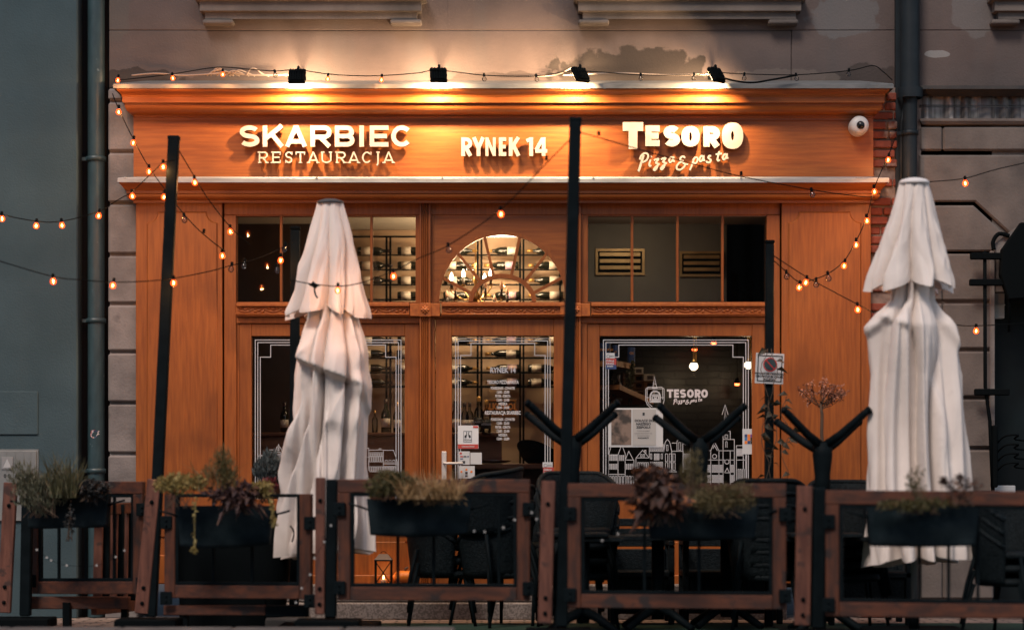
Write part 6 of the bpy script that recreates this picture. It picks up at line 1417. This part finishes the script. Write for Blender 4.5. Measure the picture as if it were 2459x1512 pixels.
m = MB(); prb(m, [(1166, 961), (1238, 961), (1238, 997), (1166, 997)], 1.6, d-20-.004, .003, True); text_mb(m, 'ALKOHOL', wx(1202, d), wz(983, d), 15*d/FOC/.7, d-20-.004, .03, .78); m.build('lettering', mat('gold lettering', (.42, .17, .05), .4, .2), t)
# plates and a laid basket on the low shelf
d = 20.75; t = thing('serving_dish', 'shallow steel serving dish on the low shelf behind the door', 'dish', wp(1185, 1113, d)); m = MB(); m.lathe([(0, .0), (.10, .004), (.16, .022), (.165, .026), (.15, .020)], wp(1185, 1112, d), 28); m.build('bowl', mat('polished steel', (.6, .55, .5), .2, .9), t)
t = thing('wicker_basket', 'dark tilted basket with pale paper and red bits behind the door glass', 'basket', wp(1290, 1105, d)); P = wp(1292, 1096, d); M = Matrix.Rotation(radians(24), 3, 'Y') @ Matrix.Rotation(radians(-25), 3, 'X')
m = MB(); m.lathe([(0, -.03), (.16, -.03), (.21, .03), (.22, .035), (.2, .03), (.15, -.015), (0, -.015)], P, 28, m=M); m.build('tray', m_wick, t); m = MB(); rnd = random.Random(4)
for i in range(9): m.ball(P+M @ Vector((rnd.uniform(-.12, .12), rnd.uniform(-.1, .1), .02)), .035, 1.2, .8, .6, 8)
m.build('paper', mat('crumpled paper', (.6, .48, .36), .8), t); m = MB()
for i in range(7): m.ball(P+M @ Vector((rnd.uniform(-.14, .16), rnd.uniform(-.14, .05), .035)), .026, n=8)
m.build('red_fruit', mat('dark red fruit', (.25, .02, .02), .3), t)
# ventilation grilles on the panelling behind the right transom
def grille(px0, px1, py0, py1, label):
    d = 21.17; t = thing('ventilation_grille', label, 'grille', wp((px0+px1)/2, (py0+py1)/2, d), 'brass grilles on the panelling'); Y = d-20; m = MB(); m_ = m_br2
    m.pbox(px0, px1, py0, py0+6, Y, Y+.025); m.pbox(px0, px1, py1-6, py1, Y, Y+.025); m.pbox(px0, px0+6, py0+6, py1-6, Y, Y+.025); m.pbox(px1-6, px1, py0+6, py1-6, Y, Y+.025); m.build('frame', m_, t)
    h = (py1-py0-16)/3
    for i in range(3): m = MB(); y = py0+8+h*i; m.pbox(px0+10, px1-10, y+1, y+h*.66, Y+.004, Y+.016, .002); m.build('slat', m_, t)
    m = MB(); m.pbox(px0+2, px1-2, py0+2, py1-2, Y+.026, Y+.028); m.build('backing', m_blk2, t)
m_br2 = mat('dull brass', (.30, .20, .085), .4, .5, col2=(.22, .14, .06), scale=8)
grille(1430, 1548, 597, 660, 'brass ventilation grille nearest the tallest pole, behind the right transom'); grille(1632, 1738, 603, 664, 'brass ventilation grille crossed by the third bar of the right transom')
# lamps, boxes, plants and shelf behind the right window
t = thing('ceiling_lamp', 'warm ceiling lamp just above the right transom, lighting the grey green panelling', 'ceiling lamp', (wx(1520), .16, 3.5)); m = MB(); m.box(wx(1520)-.2, wx(1520)+.2, .13, .2, 3.535, 3.556); m.build('diffuser', m_lampw, t); area('ceiling_light', t, (0, 0, .01), .35, .07, 2.0, (1, .75, .5), (radians(30), 0, 0))
m_globe = emit('pendant globe', (1, .80, .55), 3.2)
def pendant(px, py, d, label, r=10):
    P = wp(px, py, d); rr = r*d/FOC; t = thing('pendant_lamp', label, 'pendant lamp', P, 'pendant lamps in the dark dining room'); m = MB(); m.tube([P+Vector((0, 0, rr)), Vector((P.x, P.y, 3.55))], .009, 8); m.tube([P+Vector((.022, .01, rr)), Vector((P.x+.022, P.y+.01, 3.55))], .004, 6); m.build('rod', m_brass, t)
    m = MB(); m.ball(P, rr, n=14); m.build('globe', m_globe, t); m = MB(); m.lathe([(rr*.75, rr*.72), (rr*.5, rr*1.1), (.012, rr*1.25)], P, 18); m.build('fitting', m_brass, t)
    lp = bpy.data.lights.new('pendant_light', 'POINT'); lp.energy = 2.2; lp.color = (1, .7, .42); lp.shadow_soft_size = .05; o = bpy.data.objects.new('pendant_light', lp); COL.objects.link(o); o.parent = t; o.location = (0, 0, -rr*1.3)
pendant(1666, 879, 21.6, 'white globe pendant lamp in the middle of the right window'); pendant(1797, 876, 21.5, 'white globe pendant lamp behind the right edge lines of the right window', 9.5)
m_redl = emit('red heat lamp', (1, .12, .03), 9)
for px, py, dd, lab in ((1668, 838, 22.3, 'tiny red lamp close to the rod of the middle globe pendant'), (1714, 822, 22.5, 'tiny red lamp highest in the right window'), (1770, 921, 22.3, 'tiny red lamp low under the right hand globe pendant')):
    P = wp(px, py, dd); t = thing('heat_lamp', lab, 'lamp', P, 'small red lamps in the dining room'); m = MB(); m.lathe([(0, -.018), (.020, -.012), (.026, .004), (0, .01)], P, 12); m.build('bulb', m_redl, t); m = MB(); m.lathe([(.028, .0), (.022, .04), (.006, .06)], P, 12); m.tube([P+Vector((0, 0, .06)), Vector((P.x, P.y, 3.55))], .003, 5); m.build('shade', m_blk2, t)
m_card = mat('beige cardboard', (.42, .33, .23), .85, col2=(.33, .25, .17), scale=5); m_shelf = mat('orange pine shelf', (.42, .19, .07), .6, col2=(.32, .13, .045), scale=4, stretch=(1, 5, 5))
d = 20.8; t = thing('wall_shelf', 'orange pine shelf with steel arm in the corner of the right window, cans on it', 'shelf', wp(1480, 872, d)); m = MB(); m.poly([wp(1436, 866, 20.7), wp(1482, 866, 20.7), wp(1525, 874, 21.6), wp(1436, 870, 21.6)]+[p-Vector((0, 0, .05)) for p in (wp(1436, 866, 20.7), wp(1482, 866, 20.7), wp(1525, 874, 21.6), wp(1436, 870, 21.6))], [(0, 1, 2, 3), (7, 6, 5, 4), (0, 4, 5, 1), (1, 5, 6, 2), (2, 6, 7, 3), (3, 7, 4, 0)]); m.build('board', m_shelf, t)
m = MB(); m.beam(wp(1444, 955, 20.9), wp(1470, 890, 20.9), .03, .02); m.build('arm', m_blk2, t)
t = thing('wall_shelf', 'lower orange pine shelf half hidden by the raised black table foot', 'shelf', wp(1480, 960, d)); m = MB(); m.beam(wp(1440, 930, 20.85), wp(1522, 966, 21.5), .4, .045, 0, Vector((0, 0, 1))); m.build('board', m_shelf, t); m = MB(); m.beam(wp(1444, 990, 20.9), wp(1466, 958, 20.9), .03, .02); m.build('arm', m_blk2, t)
for i, (px, py, w) in enumerate(((1452, 838, 30), (1478, 843, 14), (1516, 848, 18))):
    dd = 20.95+.2*i; P = wp(px, 866+i*3, dd); r = w*.5*dd/FOC; h = (866+i*3-py+14)*dd/FOC; t = thing('food_can', ('big blue tomato can at the very corner of the right window', 'thin dark blue can between two larger ones on the pine shelf', 'dark blue can at the end of the pine shelf beside the hanging plant')[i], 'can', P, 'cans on the pine shelf'); m = MB(); m.lathe([(0, 0), (r, 0), (r*1.02, .004), (r, .01), (r, h-.01), (r*1.02, h-.004), (r, h), (0, h)], P, 20); m.build('can_body', m_navy, t)
    m = MB(); text_mb(m, ('POMODORI', 'O', 'OS')[i], P.x, P.z+h*.55, r*(.5 if i == 0 else .9), P.y-r-.004, .03); m.build('can_lettering', mat('orange can print', (.6, .25, .06), .5) if 'orange can print' not in bpy.data.materials else bpy.data.materials['orange can print'], t)
rnd = random.Random(15)
names = []
for i, (px, py) in enumerate(((1532, 890), (1532, 908), (1532, 926), (1559, 906), (1559, 924), (1559, 942), (1508, 902), (1508, 922), (1536, 945), (1505, 942))):
    d = 21.35+.1*(i % 3); t = thing('pizza_box', 'beige cardboard box with a dark square end in the pile behind the right window', 'box', wp(px, py, d), 'cardboard boxes piled behind the right window'); m = MB(); m.pbox(px-13, px+13, py-8.2, py+8.2, d-20, d-19.7, .003); m.build('carton', m_card, t); m = MB(); m.pbox(px-5, px+9, py-4.5, py+4.5, d-20-.003, d-20-.001); m.build('box_end', m_dark, t)
g_in = leafcol('indoor dark leaf', (.09, .08, .03), (.05, .05, .02))
bush('hanging_plant', 'trailing plant hanging from the pine shelf down past the cardboard boxes', 'plant', wp(1514, 905, 21.15), (.05, .06, .26), 380, .035, .018, g_in, 51, .6, -.1, 8)
bush('indoor_plant', 'small bushy plant low on the pine shelf in the corner of the right window', 'plant', wp(1470, 928, 21.0), (.08, .06, .09), 260, .04, .02, g_in, 52, .3, .3, 8)
standing(1486, 900, 962, 21.2, m_lab, 'pale squat bottle on the lower pine shelf behind the poster', None, m_white)
t = thing('dining_table', 'dark dining table low behind the right window drawing', 'table', (wx(1650, 21.6), 1.6, .3)); m = MB(); m.box(wx(1450, 21.6), wx(1820, 21.6), 1.3, 2.0, .98, 1.02, .005); m.build('table_top', m_bar, t)
for px in (1480, 1790): m = MB(); m.box(wx(px, 21.6)-.03, wx(px, 21.6)+.03, 1.4, 1.46, .3, .98); m.build('leg', m_blk2, t)
